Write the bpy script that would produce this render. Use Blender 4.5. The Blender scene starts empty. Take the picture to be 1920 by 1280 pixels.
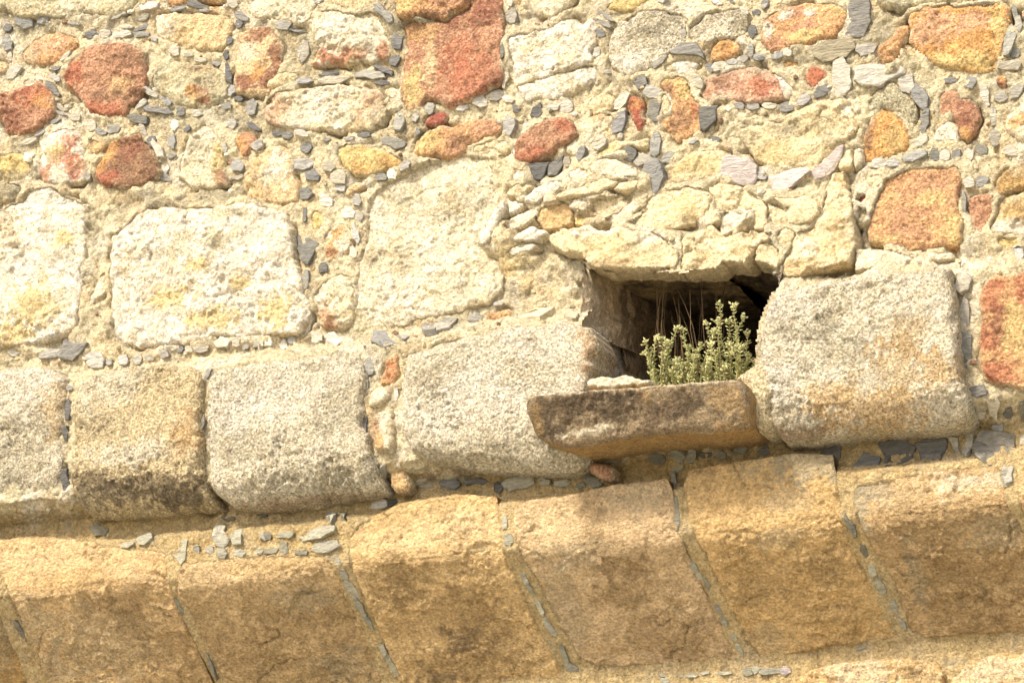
import bpy, math, random
import numpy as np
from mathutils import Vector, Matrix
from mathutils.geometry import delaunay_2d_cdt
random.seed(3); RNG = np.random.default_rng(5)
R = math.radians
scene = bpy.context.scene
COL = scene.collection
# ---------------------------------------------------------------- camera
CAM_LOC=(2.60431, -6.78446, 1.59618)
CAM_R=(0.931714, 0.362804, -0.016776)
CAM_U=(0.115058, -0.251036, 0.961115)
CAM_F=(-0.344485, 0.897415, 0.275637)
CAM_LENS=85.0
cam_data = bpy.data.cameras.new('camera'); cam = bpy.data.objects.new('camera', cam_data); COL.objects.link(cam)
cam_data.lens = CAM_LENS; cam_data.sensor_width = 36; cam_data.clip_end = 2000
m = Matrix.Identity(4)
for i in range(3):
    m[i][0] = CAM_R[i]; m[i][1] = CAM_U[i]; m[i][2] = -CAM_F[i]; m[i][3] = CAM_LOC[i]
cam.matrix_world = m
scene.camera = cam
# ---------------------------------------------------------------- sky, sun, exposure
SUN_EL, SUN_AZ = 49.0, 24.0          # elevation; degrees to the left of the wall's own normal
d = Vector((-math.sin(R(SUN_AZ))*math.cos(R(SUN_EL)), -math.cos(R(SUN_AZ))*math.cos(R(SUN_EL)), math.sin(R(SUN_EL))))
world = bpy.data.worlds.new('World'); scene.world = world; world.use_nodes = True
nt = world.node_tree; nt.nodes.clear()
sky = nt.nodes.new('ShaderNodeTexSky'); sky.sky_type = 'NISHITA'; sky.sun_disc = False
sky.sun_elevation = R(SUN_EL); sky.sun_rotation = math.atan2(d.x, d.y); sky.dust_density = 4.0
bg = nt.nodes.new('ShaderNodeBackground'); bg.inputs[1].default_value = 0.15
wo = nt.nodes.new('ShaderNodeOutputWorld'); nt.links.new(sky.outputs[0], bg.inputs[0]); nt.links.new(bg.outputs[0], wo.inputs[0])
sl = bpy.data.lights.new('sun', 'SUN'); sl.energy = 2.5; sl.angle = R(7); sl.color = (1.0, 0.945, 0.87)
so = bpy.data.objects.new('sun', sl); COL.objects.link(so); so.rotation_euler = d.to_track_quat('Z', 'Y').to_euler(); so.location = (-4, -8, 12)
scene.view_settings.view_transform = 'Standard'; scene.view_settings.look = 'None'; scene.view_settings.gamma = 1
scene.view_settings.exposure = 1.28
scene.render.engine = 'CYCLES'
try:
    scene.cycles.max_bounces = 8; scene.cycles.diffuse_bounces = 5
except Exception: pass
# ---------------------------------------------------------------- wall survey, millimetres on the wall's faces
PALETTE={'cw': (252, 239, 212), 'cr': (246, 230, 194), 'cy': (246, 223, 175), 'yl': (236, 206, 136), 'oc': (228, 190, 134), 'bo': (152, 122, 78), 'or': (230, 172, 104), 'rd': (196, 118, 86), 'rr': (178, 100, 82), 'rb': (156, 102, 78), 'br': (160, 122, 92), 'db': (100, 84, 62), 'pk': (236, 186, 152), 'gr': (246, 231, 198), 'gy': (180, 168, 136), 'gg': (212, 200, 162), 'ca': (216, 182, 130), 'cb': (232, 194, 134), 'cc': (224, 190, 142), 'cd': (230, 190, 128), 'ce': (210, 174, 122), 'st': (232, 208, 160), 'sb': (166, 144, 110), 'mo': (242, 222, 178), 'pe': (242, 208, 156), 'or2': (228, 176, 122), 'sn': (206, 154, 118), 'ob': (204, 165, 104)}
STONES=[
('W','lime','gg',0.05,'stone',[(-1963,5223),(-1343,5111),(-1369,5047),(-1425,5032),(-1475,5024),(-1550,5053),(-1619,5058),(-1687,5055),(-1746,5080),(-1775,5072),(-1851,5088),(-1888,5122),(-1959,5145)],[(-1574,5088,173,27,'cr',0.7)]),
('W','sand','or2',0.02,'stone',[(-1259,5090),(-1016,5046),(-1026,5009),(-1131,5033),(-1186,5029),(-1241,5026)],[]),
('W','lime','pe',0.035,'stone',[(-1287,5002),(-1210,5002),(-1127,4980),(-1039,4959),(-995,4930),(-989,4888),(-1005,4849),(-1037,4831),(-1113,4841),(-1179,4863),(-1235,4898),(-1285,4928),(-1300,4962)],[(-1264,4956,51,48,'cw',0.8),(-1276,4990,34,21,'cw',0.8),(-1170,4961,34,21,'gy',0.5)]),
('W','sand','or2',0.02,'stone',[(-1834,4943),(-1823,4974),(-1772,5003),(-1704,5013),(-1634,4995),(-1596,4962),(-1606,4932),(-1648,4907),(-1699,4894),(-1768,4903),(-1815,4916)],[(-1730,4963,88,32,'pk',0.5),(-1804,4927,47,32,'gg',0.5)]),
('W','sand','sn',0.045,'stone',[(-1569,4927),(-1513,4939),(-1440,4929),(-1377,4911),(-1332,4871),(-1319,4817),(-1320,4765),(-1328,4729),(-1359,4672),(-1403,4648),(-1470,4656),(-1532,4673),(-1567,4715),(-1591,4751),(-1644,4796),(-1651,4835),(-1630,4879)],[(-1612,4849,46,53,'rd',0.8),(-1538,4695,68,37,'rd',0.8),(-1448,4670,68,26,'rd',0.8),(-1376,4863,62,42,'br',0.8),(-1473,4742,74,32,'br',0.8),(-1366,4704,45,47,'br',0.8),(-1418,4765,57,32,'oc',0.6)]),
('W','sand','sn',0.04,'stone',[(-1946,4824),(-1876,4819),(-1806,4823),(-1749,4830),(-1708,4802),(-1686,4761),(-1687,4714),(-1714,4676),(-1759,4651),(-1827,4638),(-1874,4659),(-1899,4705),(-1941,4728)],[(-1764,4779,76,48,'rd',0.8),(-1870,4700,59,53,'rb',0.8),(-1734,4753,47,32,'or',0.6)]),
('W','lime','cw',0.012,'stone',[(-1848,4836),(-1802,4853),(-1745,4854),(-1721,4833),(-1761,4837),(-1813,4829)],[]),
('W','lime','gg',0.02,'stone',[(-1302,4817),(-1236,4827),(-1137,4800),(-1049,4775),(-1021,4735),(-1020,4673),(-1041,4645),(-1122,4643),(-1199,4660),(-1260,4696),(-1300,4749)],[(-1125,4777,50,21,'br',0.5),(-1140,4697,28,26,'or',0.8),(-1107,4692,28,31,'rb',0.8),(-1096,4659,22,21,'rb',0.8),(-1289,4747,45,78,'gy',0.75)]),
('W','sand','pe',0.028,'stone',[(-969,4880),(-915,4897),(-856,4886),(-807,4827),(-801,4759),(-832,4692),(-853,4634),(-927,4646),(-981,4675),(-988,4728),(-983,4789),(-989,4837)],[(-888,4866,76,31,'rb',0.8),(-944,4700,60,31,'rb',0.8),(-870,4698,59,46,'rb',0.8),(-823,4762,32,62,'rb',0.8),(-940,4803,44,36,'cr',0.8),(-891,4727,32,31,'or',0.8)]),
('W','lime','cw',0.03,'stone',[(-1736,4602),(-1698,4638),(-1641,4645),(-1584,4620),(-1565,4571),(-1557,4517),(-1549,4449),(-1577,4432),(-1627,4435),(-1678,4432),(-1718,4453),(-1742,4483),(-1736,4539)],[(-1611,4588,31,37,'rd',0.8),(-1642,4535,57,42,'rd',0.8),(-1590,4486,40,52,'rd',0.8),(-1719,4479,40,31,'rd',0.8),(-1677,4556,40,32,'yl',0.6)]),
('W','lime','yl',0.035,'stone',[(-1888,4577),(-1848,4587),(-1802,4569),(-1777,4534),(-1764,4485),(-1803,4465),(-1895,4473),(-1930,4478),(-1935,4579)],[(-1838,4483,93,32,'gy',0.8)]),
('W','sand','br',0.04,'stone',[(-1457,4563),(-1413,4577),(-1346,4577),(-1301,4529),(-1272,4479),(-1249,4429),(-1281,4398),(-1324,4379),(-1406,4381),(-1474,4406),(-1508,4437),(-1509,4478),(-1478,4525)],[(-1450,4536,28,57,'or',0.8),(-1487,4475,28,31,'or',0.8),(-1463,4430,50,31,'rd',0.8),(-1372,4519,45,46,'rb',0.8)]),
('W','lime','cr',0.03,'stone',[(-1156,4539),(-1103,4566),(-1065,4550),(-1032,4504),(-1015,4456),(-1014,4395),(-1007,4344),(-1071,4338),(-1141,4349),(-1191,4401),(-1192,4442),(-1177,4491)],[(-1041,4440,32,61,'yl',0.8),(-1029,4368,32,30,'rb',0.8),(-1129,4514,49,31,'gg',0.5)]),
('W','sand','sn',0.022,'stone',[(-985,4519),(-937,4524),(-900,4498),(-910,4462),(-936,4425),(-963,4449),(-979,4487)],[(-958,4474,32,30,'or',0.8)]),
('W','sand','oc',0.018,'stone',[(-1556,4571),(-1529,4587),(-1484,4570),(-1493,4530),(-1532,4531)],[]),
('W','sand','pe',0.015,'stone',[(-1957,4948),(-1898,4933),(-1891,4905),(-1920,4893),(-1955,4899)],[]),
('W','lime','cr',0.03,'stone',[(-967,5047),(-683,4996),(-677,4933),(-693,4899),(-709,4871),(-751,4873),(-799,4897),(-847,4905),(-906,4931),(-950,4965)],[(-773,4939,86,31,'gg',0.4)]),
('W','lime','cy',0.02,'stone',[(-653,4992),(-465,4958),(-470,4897),(-480,4876),(-537,4889),(-590,4913),(-632,4936)],[]),
('W','lime','cr',0.035,'stone',[(-661,4908),(-608,4909),(-566,4887),(-525,4874),(-483,4872),(-447,4856),(-432,4822),(-421,4775),(-414,4733),(-417,4699),(-452,4694),(-514,4702),(-587,4702),(-665,4710),(-696,4720),(-681,4748),(-665,4781),(-681,4809),(-702,4854),(-687,4887)],[(-639,4741,48,28,'rd',0.8),(-576,4725,63,25,'rd',0.8),(-519,4721,31,25,'rd',0.8),(-437,4722,26,35,'rd',0.8),(-680,4717,21,15,'rd',0.8),(-608,4848,63,46,'cw',0.8),(-483,4826,42,36,'cw',0.8),(-494,4747,42,25,'gy',0.5)]),
('W','lime','cy',0.018,'stone',[(-831,4714),(-773,4714),(-746,4690),(-783,4660),(-841,4654),(-873,4680)],[]),
('W','sand','sn',0.03,'stone',[(-209,4799),(-138,4827),(-127,4886),(-3,4864),(-7,4774),(-6,4685),(-12,4597),(-13,4548),(-58,4531),(-102,4509),(-157,4493),(-197,4487),(-251,4523),(-281,4537),(-307,4507),(-342,4493),(-367,4516),(-377,4578),(-367,4656),(-351,4718),(-361,4755),(-376,4818),(-330,4821)],[(-327,4559,46,64,'yl',0.8),(-321,4618,31,45,'yl',0.8),(-263,4644,23,94,'pe',0.8),(-305,4766,77,35,'ob',0.6),(-131,4577,100,98,'rd',0.6),(-155,4660,60,79,'rd',0.6),(-37,4562,35,29,'rb',0.8),(-99,4755,18,55,'rb',0.8),(-179,4779,30,25,'rb',0.8),(-68,4805,55,45,'rb',0.8)]),
('W','sand','or2',0.065,'stone',[(-391,4938),(-122,4890),(-123,4835),(-173,4811),(-204,4791),(-274,4814),(-325,4817),(-371,4823),(-381,4870)],[(-335,4872,57,30,'yl',0.8),(-259,4818,87,20,'br',0.8),(-198,4853,66,30,'sn',0.8)]),
('W','lime','cr',0.045,'stone',[(-841,4630),(-794,4643),(-725,4642),(-637,4638),(-564,4626),(-502,4611),(-456,4588),(-426,4544),(-421,4493),(-436,4461),(-482,4453),(-558,4457),(-662,4473),(-740,4493),(-803,4513),(-866,4548),(-875,4585),(-857,4612)],[(-819,4586,64,66,'pk',0.8),(-471,4551,52,55,'pk',0.8),(-746,4635,48,13,'rb',0.5),(-657,4570,89,65,'cw',0.8),(-507,4472,77,20,'ob',0.6),(-431,4505,51,59,'gy',0.75)]),
('W','sand','rr',0.015,'stone',[(-289,4461),(-254,4480),(-214,4479),(-219,4450),(-254,4439),(-284,4441)],[]),
('W','sand','or2',0.028,'stone',[(-318,4390),(-283,4419),(-237,4432),(-183,4424),(-133,4435),(-84,4437),(-40,4426),(-16,4393),(-41,4363),(-85,4360),(-134,4343),(-154,4322),(-194,4318),(-258,4333),(-318,4342),(-328,4367)],[(-283,4385,45,49,'yl',0.8),(-65,4405,54,34,'sn',0.8),(-184,4341,35,24,'sn',0.8),(-164,4367,45,29,'br',0.7)]),
('W','lime','yl',0.035,'stone',[(-606,4404),(-565,4418),(-494,4402),(-433,4378),(-382,4350),(-347,4330),(-377,4310),(-433,4309),(-483,4297),(-534,4304),(-585,4336),(-601,4368)],[(-402,4339,56,29,'or',0.6),(-504,4324,62,25,'or',0.6)]),
('W','lime','pe',0.025,'stone',[(-936,4385),(-900,4419),(-858,4448),(-811,4454),(-779,4431),(-763,4394),(-758,4343),(-736,4290),(-746,4247),(-793,4229),(-877,4256),(-930,4284),(-946,4336)],[(-820,4367,53,65,'cw',0.8)]),
('W','lime','cr',0.015,'stone',[(-435,4589),(-405,4596),(-384,4581),(-385,4556),(-410,4555)],[]),
('W','lime','cy',0.02,'stone',[(-131,4339),(-86,4356),(-37,4358),(11,4336),(6,4313),(-19,4302),(-43,4320),(-77,4321),(-116,4317)],[]),
('W','sand','or',0.015,'stone',[(31,4860),(65,4854),(59,4795),(40,4813)],[]),
('W','lime','cr',0.03,'stone',[(87,4858),(262,4826),(227,4773),(182,4746),(148,4745),(109,4761),(85,4788)],[]),
('W','lime','yl',0.035,'stone',[(337,4743),(396,4782),(523,4759),(489,4726),(422,4713),(375,4729)],[]),
('W','lime','cw',0.04,'stone',[(16,4695),(61,4707),(114,4705),(168,4705),(193,4721),(232,4729),(265,4701),(294,4716),(317,4702),(326,4666),(320,4628),(295,4598),(304,4563),(246,4553),(198,4544),(130,4536),(77,4527),(33,4525),(28,4550),(24,4604),(10,4641)],[(133,4645,73,29,'yl',0.35),(218,4587,48,24,'yl',0.35)]),
('W','lime','cw',0.03,'stone',[(31,4529),(75,4529),(129,4539),(192,4549),(255,4553),(307,4549),(315,4504),(257,4475),(190,4457),(127,4457),(69,4469),(46,4499)],[(224,4490,43,24,'yl',0.35)]),
('W','gran','gr',0.035,'stone',[(388,4690),(422,4704),(470,4710),(531,4704),(582,4685),(623,4659),(607,4614),(615,4579),(567,4548),(534,4535),(500,4507),(463,4503),(429,4492),(401,4499),(360,4540),(347,4580),(348,4619),(363,4655)],[(515,4654,80,53,'gy',0.7),(443,4632,57,39,'gy',0.7),(417,4549,52,34,'cw',0.7)]),
('W','gran','gr',0.025,'stone',[(626,4645),(664,4672),(729,4671),(784,4666),(810,4637),(808,4595),(797,4563),(766,4571),(724,4573),(687,4565),(664,4569),(619,4589),(610,4614)],[(648,4627,42,33,'gy',0.5),(791,4622,46,76,'gy',0.7)]),
('W','sand','or',0.028,'stone',[(681,4525),(692,4552),(720,4566),(748,4569),(770,4548),(780,4518),(758,4503),(717,4500),(676,4507)],[(723,4523,42,19,'or2',0.6)]),
('W','lime','cw',0.02,'stone',[(512,4497),(546,4520),(579,4534),(629,4516),(652,4503),(633,4482),(620,4460),(595,4470),(554,4481)],[(531,4499,42,38,'gy',0.7)]),
('W','sand','or2',0.035,'stone',[(513,4462),(555,4471),(587,4468),(610,4446),(622,4411),(635,4380),(650,4354),(651,4316),(645,4280),(617,4265),(570,4254),(548,4276),(521,4308),(517,4333),(551,4351),(552,4398),(530,4430),(507,4443)],[(595,4434,28,42,'yl',0.8),(545,4466,28,19,'yl',0.8),(573,4324,46,42,'br',0.7),(539,4429,28,28,'br',0.7),(629,4353,23,28,'rd',0.6)]),
('W','lime','mo',0.02,'stone',[(519,4424),(533,4432),(548,4401),(547,4358),(521,4339),(513,4378)],[]),
('W','sand','pk',0.03,'stone',[(645,4412),(665,4447),(711,4463),(775,4467),(830,4462),(866,4442),(899,4409),(909,4370),(914,4341),(869,4343),(802,4349),(734,4360),(679,4360),(644,4384)],[(714,4425,41,28,'br',0.8),(804,4396,55,23,'sn',0.8),(668,4409,28,28,'sn',0.8),(689,4372,51,14,'gg',0.8),(843,4446,27,14,'gg',0.8),(856,4387,50,33,'rd',0.8)]),
('W','lime','cw',0.015,'stone',[(871,4436),(898,4430),(927,4397),(948,4365),(929,4340),(907,4344),(895,4383),(874,4415)],[]),
('W','sand','rd',0.022,'stone',[(414,4427),(435,4433),(458,4410),(457,4377),(465,4342),(459,4310),(440,4297),(429,4324),(423,4354),(410,4384)],[(446,4345,19,28,'rr',0.8),(439,4399,19,19,'or',0.6)]),
('W','lime','cy',0.03,'stone',[(261,4412),(280,4442),(328,4459),(361,4444),(365,4410),(336,4390),(289,4393)],[]),
('W','sand','sn',0.05,'stone',[(26,4326),(50,4356),(94,4378),(143,4394),(201,4397),(228,4366),(242,4326),(213,4311),(184,4292),(164,4271),(126,4267),(77,4255),(39,4254),(20,4283)],[(78,4279,68,29,'rd',0.7),(200,4357,34,29,'rd',0.7),(142,4346,48,24,'br',0.5)]),
('W','lime','cr',0.03,'stone',[(221,4375),(269,4386),(326,4387),(362,4379),(358,4353),(343,4322),(315,4317),(286,4288),(266,4263),(228,4254),(186,4275),(191,4303),(239,4324)],[(307,4378,67,17,'sn',0.8)]),
('W','lime','cy',0.022,'stone',[(288,4246),(312,4266),(341,4290),(389,4293),(430,4277),(473,4289),(473,4247),(425,4261),(388,4264),(359,4240),(312,4238)],[(340,4257,38,19,'yl',0.8)]),
('W','lime','cy',0.03,'stone',[(533,4151),(553,4180),(586,4208),(637,4214),(696,4208),(732,4195),(726,4168),(715,4133),(678,4118),(642,4111),(601,4110),(555,4112),(530,4128)],[(635,4173,64,32,'yl',0.45),(566,4160,28,28,'yl',0.45)]),
('W','lime','cy',0.015,'stone',[(745,4248),(768,4270),(823,4280),(890,4277),(940,4297),(1003,4314),(1066,4321),(1113,4302),(1129,4262),(1125,4203),(1110,4174),(1079,4156),(1038,4134),(1006,4107),(962,4109),(905,4122),(852,4135),(817,4158),(796,4194),(775,4225)],[(933,4247,98,28,'gy',0.75),(1058,4177,53,27,'gy',0.75),(794,4241,41,23,'gy',0.75),(1107,4275,26,23,'cw',0.8),(871,4169,89,32,'yl',0.5)]),
('W','sand','or2',0.035,'stone',[(853,4595),(882,4628),(932,4643),(991,4647),(1045,4637),(1093,4624),(1123,4609),(1130,4575),(1111,4541),(1087,4512),(1038,4507),(993,4500),(944,4509),(907,4496),(880,4493),(850,4534),(847,4568)],[(890,4522,36,33,'sn',0.8),(944,4612,45,28,'sn',0.8),(881,4604,27,24,'sn',0.8),(987,4562,54,28,'sn',0.8),(922,4612,27,21,'cw',0.8),(1012,4610,20,19,'cw',0.8),(875,4572,21,28,'cw',0.8),(1105,4603,31,28,'yl',0.8),(995,4538,54,19,'yl',0.8)]),
('W','sand','or',0.03,'stone',[(1317,4548),(1362,4568),(1413,4564),(1477,4548),(1541,4550),(1600,4542),(1619,4518),(1611,4465),(1595,4413),(1575,4371),(1559,4328),(1525,4322),(1463,4344),(1400,4368),(1372,4386),(1339,4419),(1307,4462),(1314,4507)],[(1486,4367,110,36,'yl',0.8),(1575,4485,34,68,'yl',0.8),(1402,4390,43,27,'yl',0.8),(1387,4494,73,59,'pk',0.6),(1516,4495,64,36,'pk',0.6)]),
('W','sand','or2',0.05,'stone',[(1262,4485),(1273,4511),(1299,4520),(1314,4513),(1303,4469),(1291,4448),(1280,4417),(1257,4396),(1231,4400),(1211,4424),(1215,4456),(1236,4476)],[]),
('W','sand','pe',0.02,'stone',[(1293,4460),(1314,4450),(1334,4421),(1321,4410),(1291,4419),(1284,4437)],[]),
('W','sand','rd',0.022,'stone',[(968,4398),(983,4424),(997,4440),(1028,4431),(1053,4403),(1043,4381),(1020,4371),(994,4369)],[]),
('W','sand','or',0.015,'stone',[(907,4447),(917,4469),(953,4463),(970,4450),(943,4441)],[]),
('W','sand','or',0.02,'stone',[(1161,4211),(1176,4241),(1212,4258),(1245,4243),(1270,4217),(1287,4191),(1289,4146),(1280,4111),(1237,4104),(1189,4102),(1150,4103),(1148,4144),(1151,4185)],[(1174,4218,26,36,'br',0.7),(1167,4173,17,36,'br',0.7),(1236,4154,47,45,'yl',0.6)]),
('W','sand','sn',0.022,'stone',[(1378,4231),(1385,4275),(1404,4295),(1441,4285),(1448,4256),(1477,4256),(1496,4226),(1502,4189),(1487,4147),(1460,4119),(1440,4136),(1434,4177),(1415,4216),(1389,4207)],[(1476,4238,30,22,'rb',0.8),(1455,4183,25,27,'rb',0.8),(1406,4263,26,27,'sn',0.8),(1456,4133,25,22,'or',0.8)]),
('W','lime','cw',0.018,'stone',[(1360,4158),(1387,4185),(1418,4194),(1432,4155),(1443,4122),(1400,4124),(1363,4135)],[]),
('W','sand','rb',0.018,'stone',[(1552,4294),(1570,4314),(1594,4301),(1597,4278),(1571,4273)],[(1573,4300,17,13,'or',0.8)]),
('W','lime','cr',0.04,'stone',[(1573,4167),(1600,4194),(1635,4215),(1705,4213),(1695,4081),(1626,4087),(1602,4100),(1579,4126)],[(1622,4150,29,22,'or',0.8)]),
('W','lime','gg',0.035,'stone',[(1214,4654),(1612,4583),(1584,4549),(1525,4557),(1478,4555),(1414,4569),(1371,4574),(1336,4567),(1309,4560),(1250,4582),(1220,4606)],[(1263,4585,66,32,'gy',0.8)]),
('W','sand','pk',0.02,'stone',[(1650,4514),(1727,4510),(1722,4442),(1665,4466),(1650,4491)],[]),
('W','sand','rb',0.02,'stone',[(1651,4441),(1721,4433),(1717,4380),(1655,4390)],[]),
('W','gran','gg',0.012,'stone',[(1202,4325),(1225,4344),(1260,4347),(1271,4313),(1299,4286),(1314,4247),(1316,4206),(1294,4200),(1270,4231),(1245,4253),(1212,4272),(1189,4258),(1163,4262),(1165,4294)],[]),
('W','lime','cw',0.04,'stone',[(-1935,4371),(-1810,4401),(-1789,4429),(-1744,4438),(-1681,4434),(-1618,4388),(-1561,4360),(-1548,4307),(-1545,4230),(-1545,4154),(-1563,4116),(-1544,4063),(-1552,3989),(-1562,3940),(-1566,3901),(-1631,3884),(-1697,3872),(-1797,3874),(-1910,3887)],[(-1731,4011,113,76,'yl',0.8),(-1628,4236,34,31,'yl',0.8),(-1811,3920,85,40,'yl',0.8),(-1620,4012,67,50,'gg',0.5),(-1654,4189,51,26,'gg',0.5),(-1837,3999,57,31,'gg',0.5),(-1851,4298,46,78,'oc',0.4)]),
('W','lime','cw',0.05,'stone',[(-1447,4170),(-1443,4220),(-1405,4235),(-1368,4260),(-1347,4282),(-1292,4293),(-1217,4289),(-1146,4279),(-1055,4272),(-949,4266),(-870,4245),(-781,4208),(-750,4145),(-749,4076),(-733,4006),(-707,3925),(-691,3875),(-686,3826),(-726,3788),(-839,3795),(-942,3800),(-1046,3813),(-1125,3803),(-1204,3805),(-1311,3817),(-1392,3832),(-1426,3868),(-1440,3949),(-1442,4024),(-1450,4100)],[(-1104,4069,48,25,'yl',0.8),(-950,3985,42,24,'yl',0.8),(-1209,3969,86,40,'yl',0.8),(-1048,3876,105,39,'yl',0.8),(-814,3871,62,58,'yl',0.8),(-1181,4134,65,55,'gg',0.6),(-1021,4152,69,35,'gg',0.6),(-991,4237,85,20,'gg',0.6),(-1195,4066,49,30,'gg',0.6),(-1385,4122,33,40,'oc',0.4)]),
('W','lime','cr',0.02,'stone',[(-1519,4022),(-1488,4078),(-1462,4110),(-1454,4058),(-1465,4020),(-1497,3999),(-1523,3975)],[]),
('W','lime','gy',0.04,'stone',[(-1940,4487),(-1842,4473),(-1790,4450),(-1811,4411),(-1856,4399),(-1936,4398)],[]),
('W','lime','cr',0.003,'stone',[(-499,4203),(-478,4244),(-438,4267),(-388,4284),(-337,4306),(-287,4318),(-212,4329),(-138,4323),(-70,4300),(-51,4254),(-47,4196),(-67,4141),(-73,4075),(-98,4031),(-99,3993),(-51,3949),(-23,3894),(-33,3844),(-72,3811),(-145,3804),(-218,3797),(-291,3794),(-365,3780),(-439,3779),(-509,3800),(-534,3841),(-539,3908),(-534,3975),(-519,4031),(-504,4087),(-501,4154)],[(-348,4215,60,39,'gy',0.5),(-165,4160,99,62,'gy',0.5),(-369,3982,50,62,'gy',0.5),(-363,4169,40,29,'gy',0.5),(-159,3869,54,28,'gy',0.5),(-479,4006,35,38,'gy',0.5),(-448,4186,41,29,'cw',0.6),(-265,3997,79,57,'cw',0.6),(-389,3870,90,57,'cw',0.6)]),
('W','lime','cr',0.02,'stone',[(-688,3906),(-668,3947),(-622,3975),(-567,3977),(-539,3935),(-536,3858),(-541,3802),(-586,3788),(-642,3790),(-667,3817),(-675,3876)],[(-637,3828,38,43,'sn',0.8),(-611,3801,30,19,'sn',0.8),(-587,3913,41,29,'gg',0.5)]),
('W','sand','cr',0.015,'stone',[(-644,4129),(-609,4146),(-578,4149),(-547,4120),(-547,4062),(-588,4039),(-608,4022),(-644,4027),(-649,4081)],[(-603,4123,23,34,'or',0.8),(-624,4068,22,49,'or',0.8),(-629,4054,18,19,'rb',0.7)]),
('W','lime','yl',0.02,'stone',[(-695,4204),(-675,4211),(-649,4178),(-644,4158),(-669,4139),(-690,4135),(-698,4170)],[]),
('W','sand','pe',0.012,'stone',[(-558,4274),(-518,4283),(-502,4266),(-538,4251),(-579,4237)],[]),
('W','sand','or2',0.02,'stone',[(-87,3784),(-46,3785),(1,3779),(6,3749),(-47,3748),(-80,3762)],[]),
('W','plate','cr',0.03,'stone',[(15,4184),(21,4221),(41,4237),(67,4229),(66,4200),(40,4190)],[]),
('W','plate','cy',0.035,'stone',[(-4,4153),(6,4175),(50,4188),(93,4172),(69,4152),(30,4143)],[]),
('W','plate','cw',0.05,'stone',[(60,4120),(90,4147),(123,4166),(181,4174),(209,4156),(185,4138),(146,4125),(117,4105),(74,4111)],[]),
('W','plate','cr',0.045,'stone',[(213,4172),(219,4195),(247,4205),(285,4197),(289,4175),(265,4165),(237,4159)],[]),
('W','plate','cr',0.05,'stone',[(286,4199),(305,4215),(343,4221),(398,4201),(435,4167),(452,4144),(406,4141),(360,4155),(323,4170),(290,4179)],[]),
('W','plate','cy',0.06,'stone',[(167,4121),(205,4129),(247,4133),(286,4151),(342,4154),(383,4134),(369,4120),(322,4112),(266,4106),(209,4105),(171,4104)],[]),
('W','plate','cy',0.05,'stone',[(363,4117),(387,4137),(434,4139),(452,4132),(442,4110),(395,4101),(367,4105)],[]),
('W','plate','cw',0.035,'stone',[(5,4113),(6,4135),(39,4130),(68,4114),(34,4095),(10,4084)],[]),
('W','plate','cr',0.035,'stone',[(-15,4045),(4,4066),(53,4088),(106,4104),(115,4084),(91,4059),(57,4040),(4,4035)],[]),
('W','plate','oc',0.03,'stone',[(95,4054),(105,4086),(134,4105),(162,4106),(214,4094),(223,4060),(217,4028),(175,4019),(127,4026)],[]),
('W','plate','cr',0.045,'stone',[(206,4079),(231,4104),(273,4098),(282,4078),(262,4059),(225,4065)],[]),
('W','plate','cy',0.025,'stone',[(280,4094),(336,4100),(387,4095),(392,4078),(344,4062),(316,4045),(265,4057),(284,4070)],[]),
('W','plate','yl',0.02,'stone',[(221,4028),(226,4055),(269,4054),(315,4038),(296,4027),(249,4015)],[]),
('W','plate','cr',0.028,'stone',[(325,4017),(354,4041),(401,4063),(447,4072),(456,4055),(428,4036),(390,4022),(362,4008)],[]),
('W','plate','cw',0.045,'stone',[(14,4007),(43,4026),(91,4036),(129,4019),(134,4005),(105,3990),(33,3993)],[]),
('W','plate','cw',0.03,'stone',[(-13,3965),(17,3980),(69,3980),(112,3972),(69,3954),(11,3952)],[]),
('W','plate','cy',0.028,'stone',[(461,4077),(499,4086),(541,4099),(600,4097),(650,4087),(671,4061),(675,4028),(660,4008),(637,3988),(591,3976),(554,3958),(490,3962),(440,3974),(399,3993),(446,4028)],[(584,4028,69,41,'yl',0.45)]),
('W','plate','cr',0.05,'stone',[(702,3985),(730,3995),(765,3981),(796,3979),(782,3956),(754,3933),(717,3911),(699,3913),(701,3949)],[]),
('W','plate','cy',0.025,'stone',[(663,4088),(704,4098),(766,4075),(810,4046),(842,4010),(844,3987),(803,3988),(772,3988),(718,3991),(703,4011),(677,3996),(680,4051)],[]),
('W','plate','cw',0.05,'stone',[(-87,3996),(-82,4029),(-47,4081),(-22,4120),(2,4133),(6,4102),(-23,4054),(-43,4009),(-73,3992)],[]),
('W','plate','cy',0.075,'lintel_stone',[(147,3995),(208,4001),(274,4001),(339,3983),(381,3986),(431,3970),(495,3952),(522,3935),(539,3909),(576,3881),(575,3854),(567,3819),(527,3827),(468,3839),(399,3848),(344,3853),(307,3862),(284,3870),(276,3894),(216,3920),(169,3945),(142,3977)],[(337,3923,93,28,'yl',0.45),(400,3868,115,21,'oc',0.5),(311,3977,103,16,'cw',0.8),(485,3935,41,18,'cw',0.8)]),
('W','plate','cy',0.07,'lintel_stone',[(584,3926),(630,3938),(685,3958),(702,3929),(719,3904),(764,3916),(844,3909),(864,3879),(833,3870),(814,3846),(786,3813),(759,3812),(715,3827),(692,3808),(625,3810),(578,3818),(580,3877)],[(649,3845,54,27,'oc',0.5),(761,3848,62,27,'oc',0.5)]),
('W','plate','gy',0.03,'stone',[(205,3899),(219,3911),(252,3906),(274,3876),(260,3850),(250,3833),(226,3831),(213,3861)],[]),
('W','plate','cy',0.05,'stone',[(865,4022),(924,4004),(973,4006),(1013,3978),(1009,3942),(995,3922),(942,3914),(916,3928),(900,3958),(918,3973),(893,3990)],[]),
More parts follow.
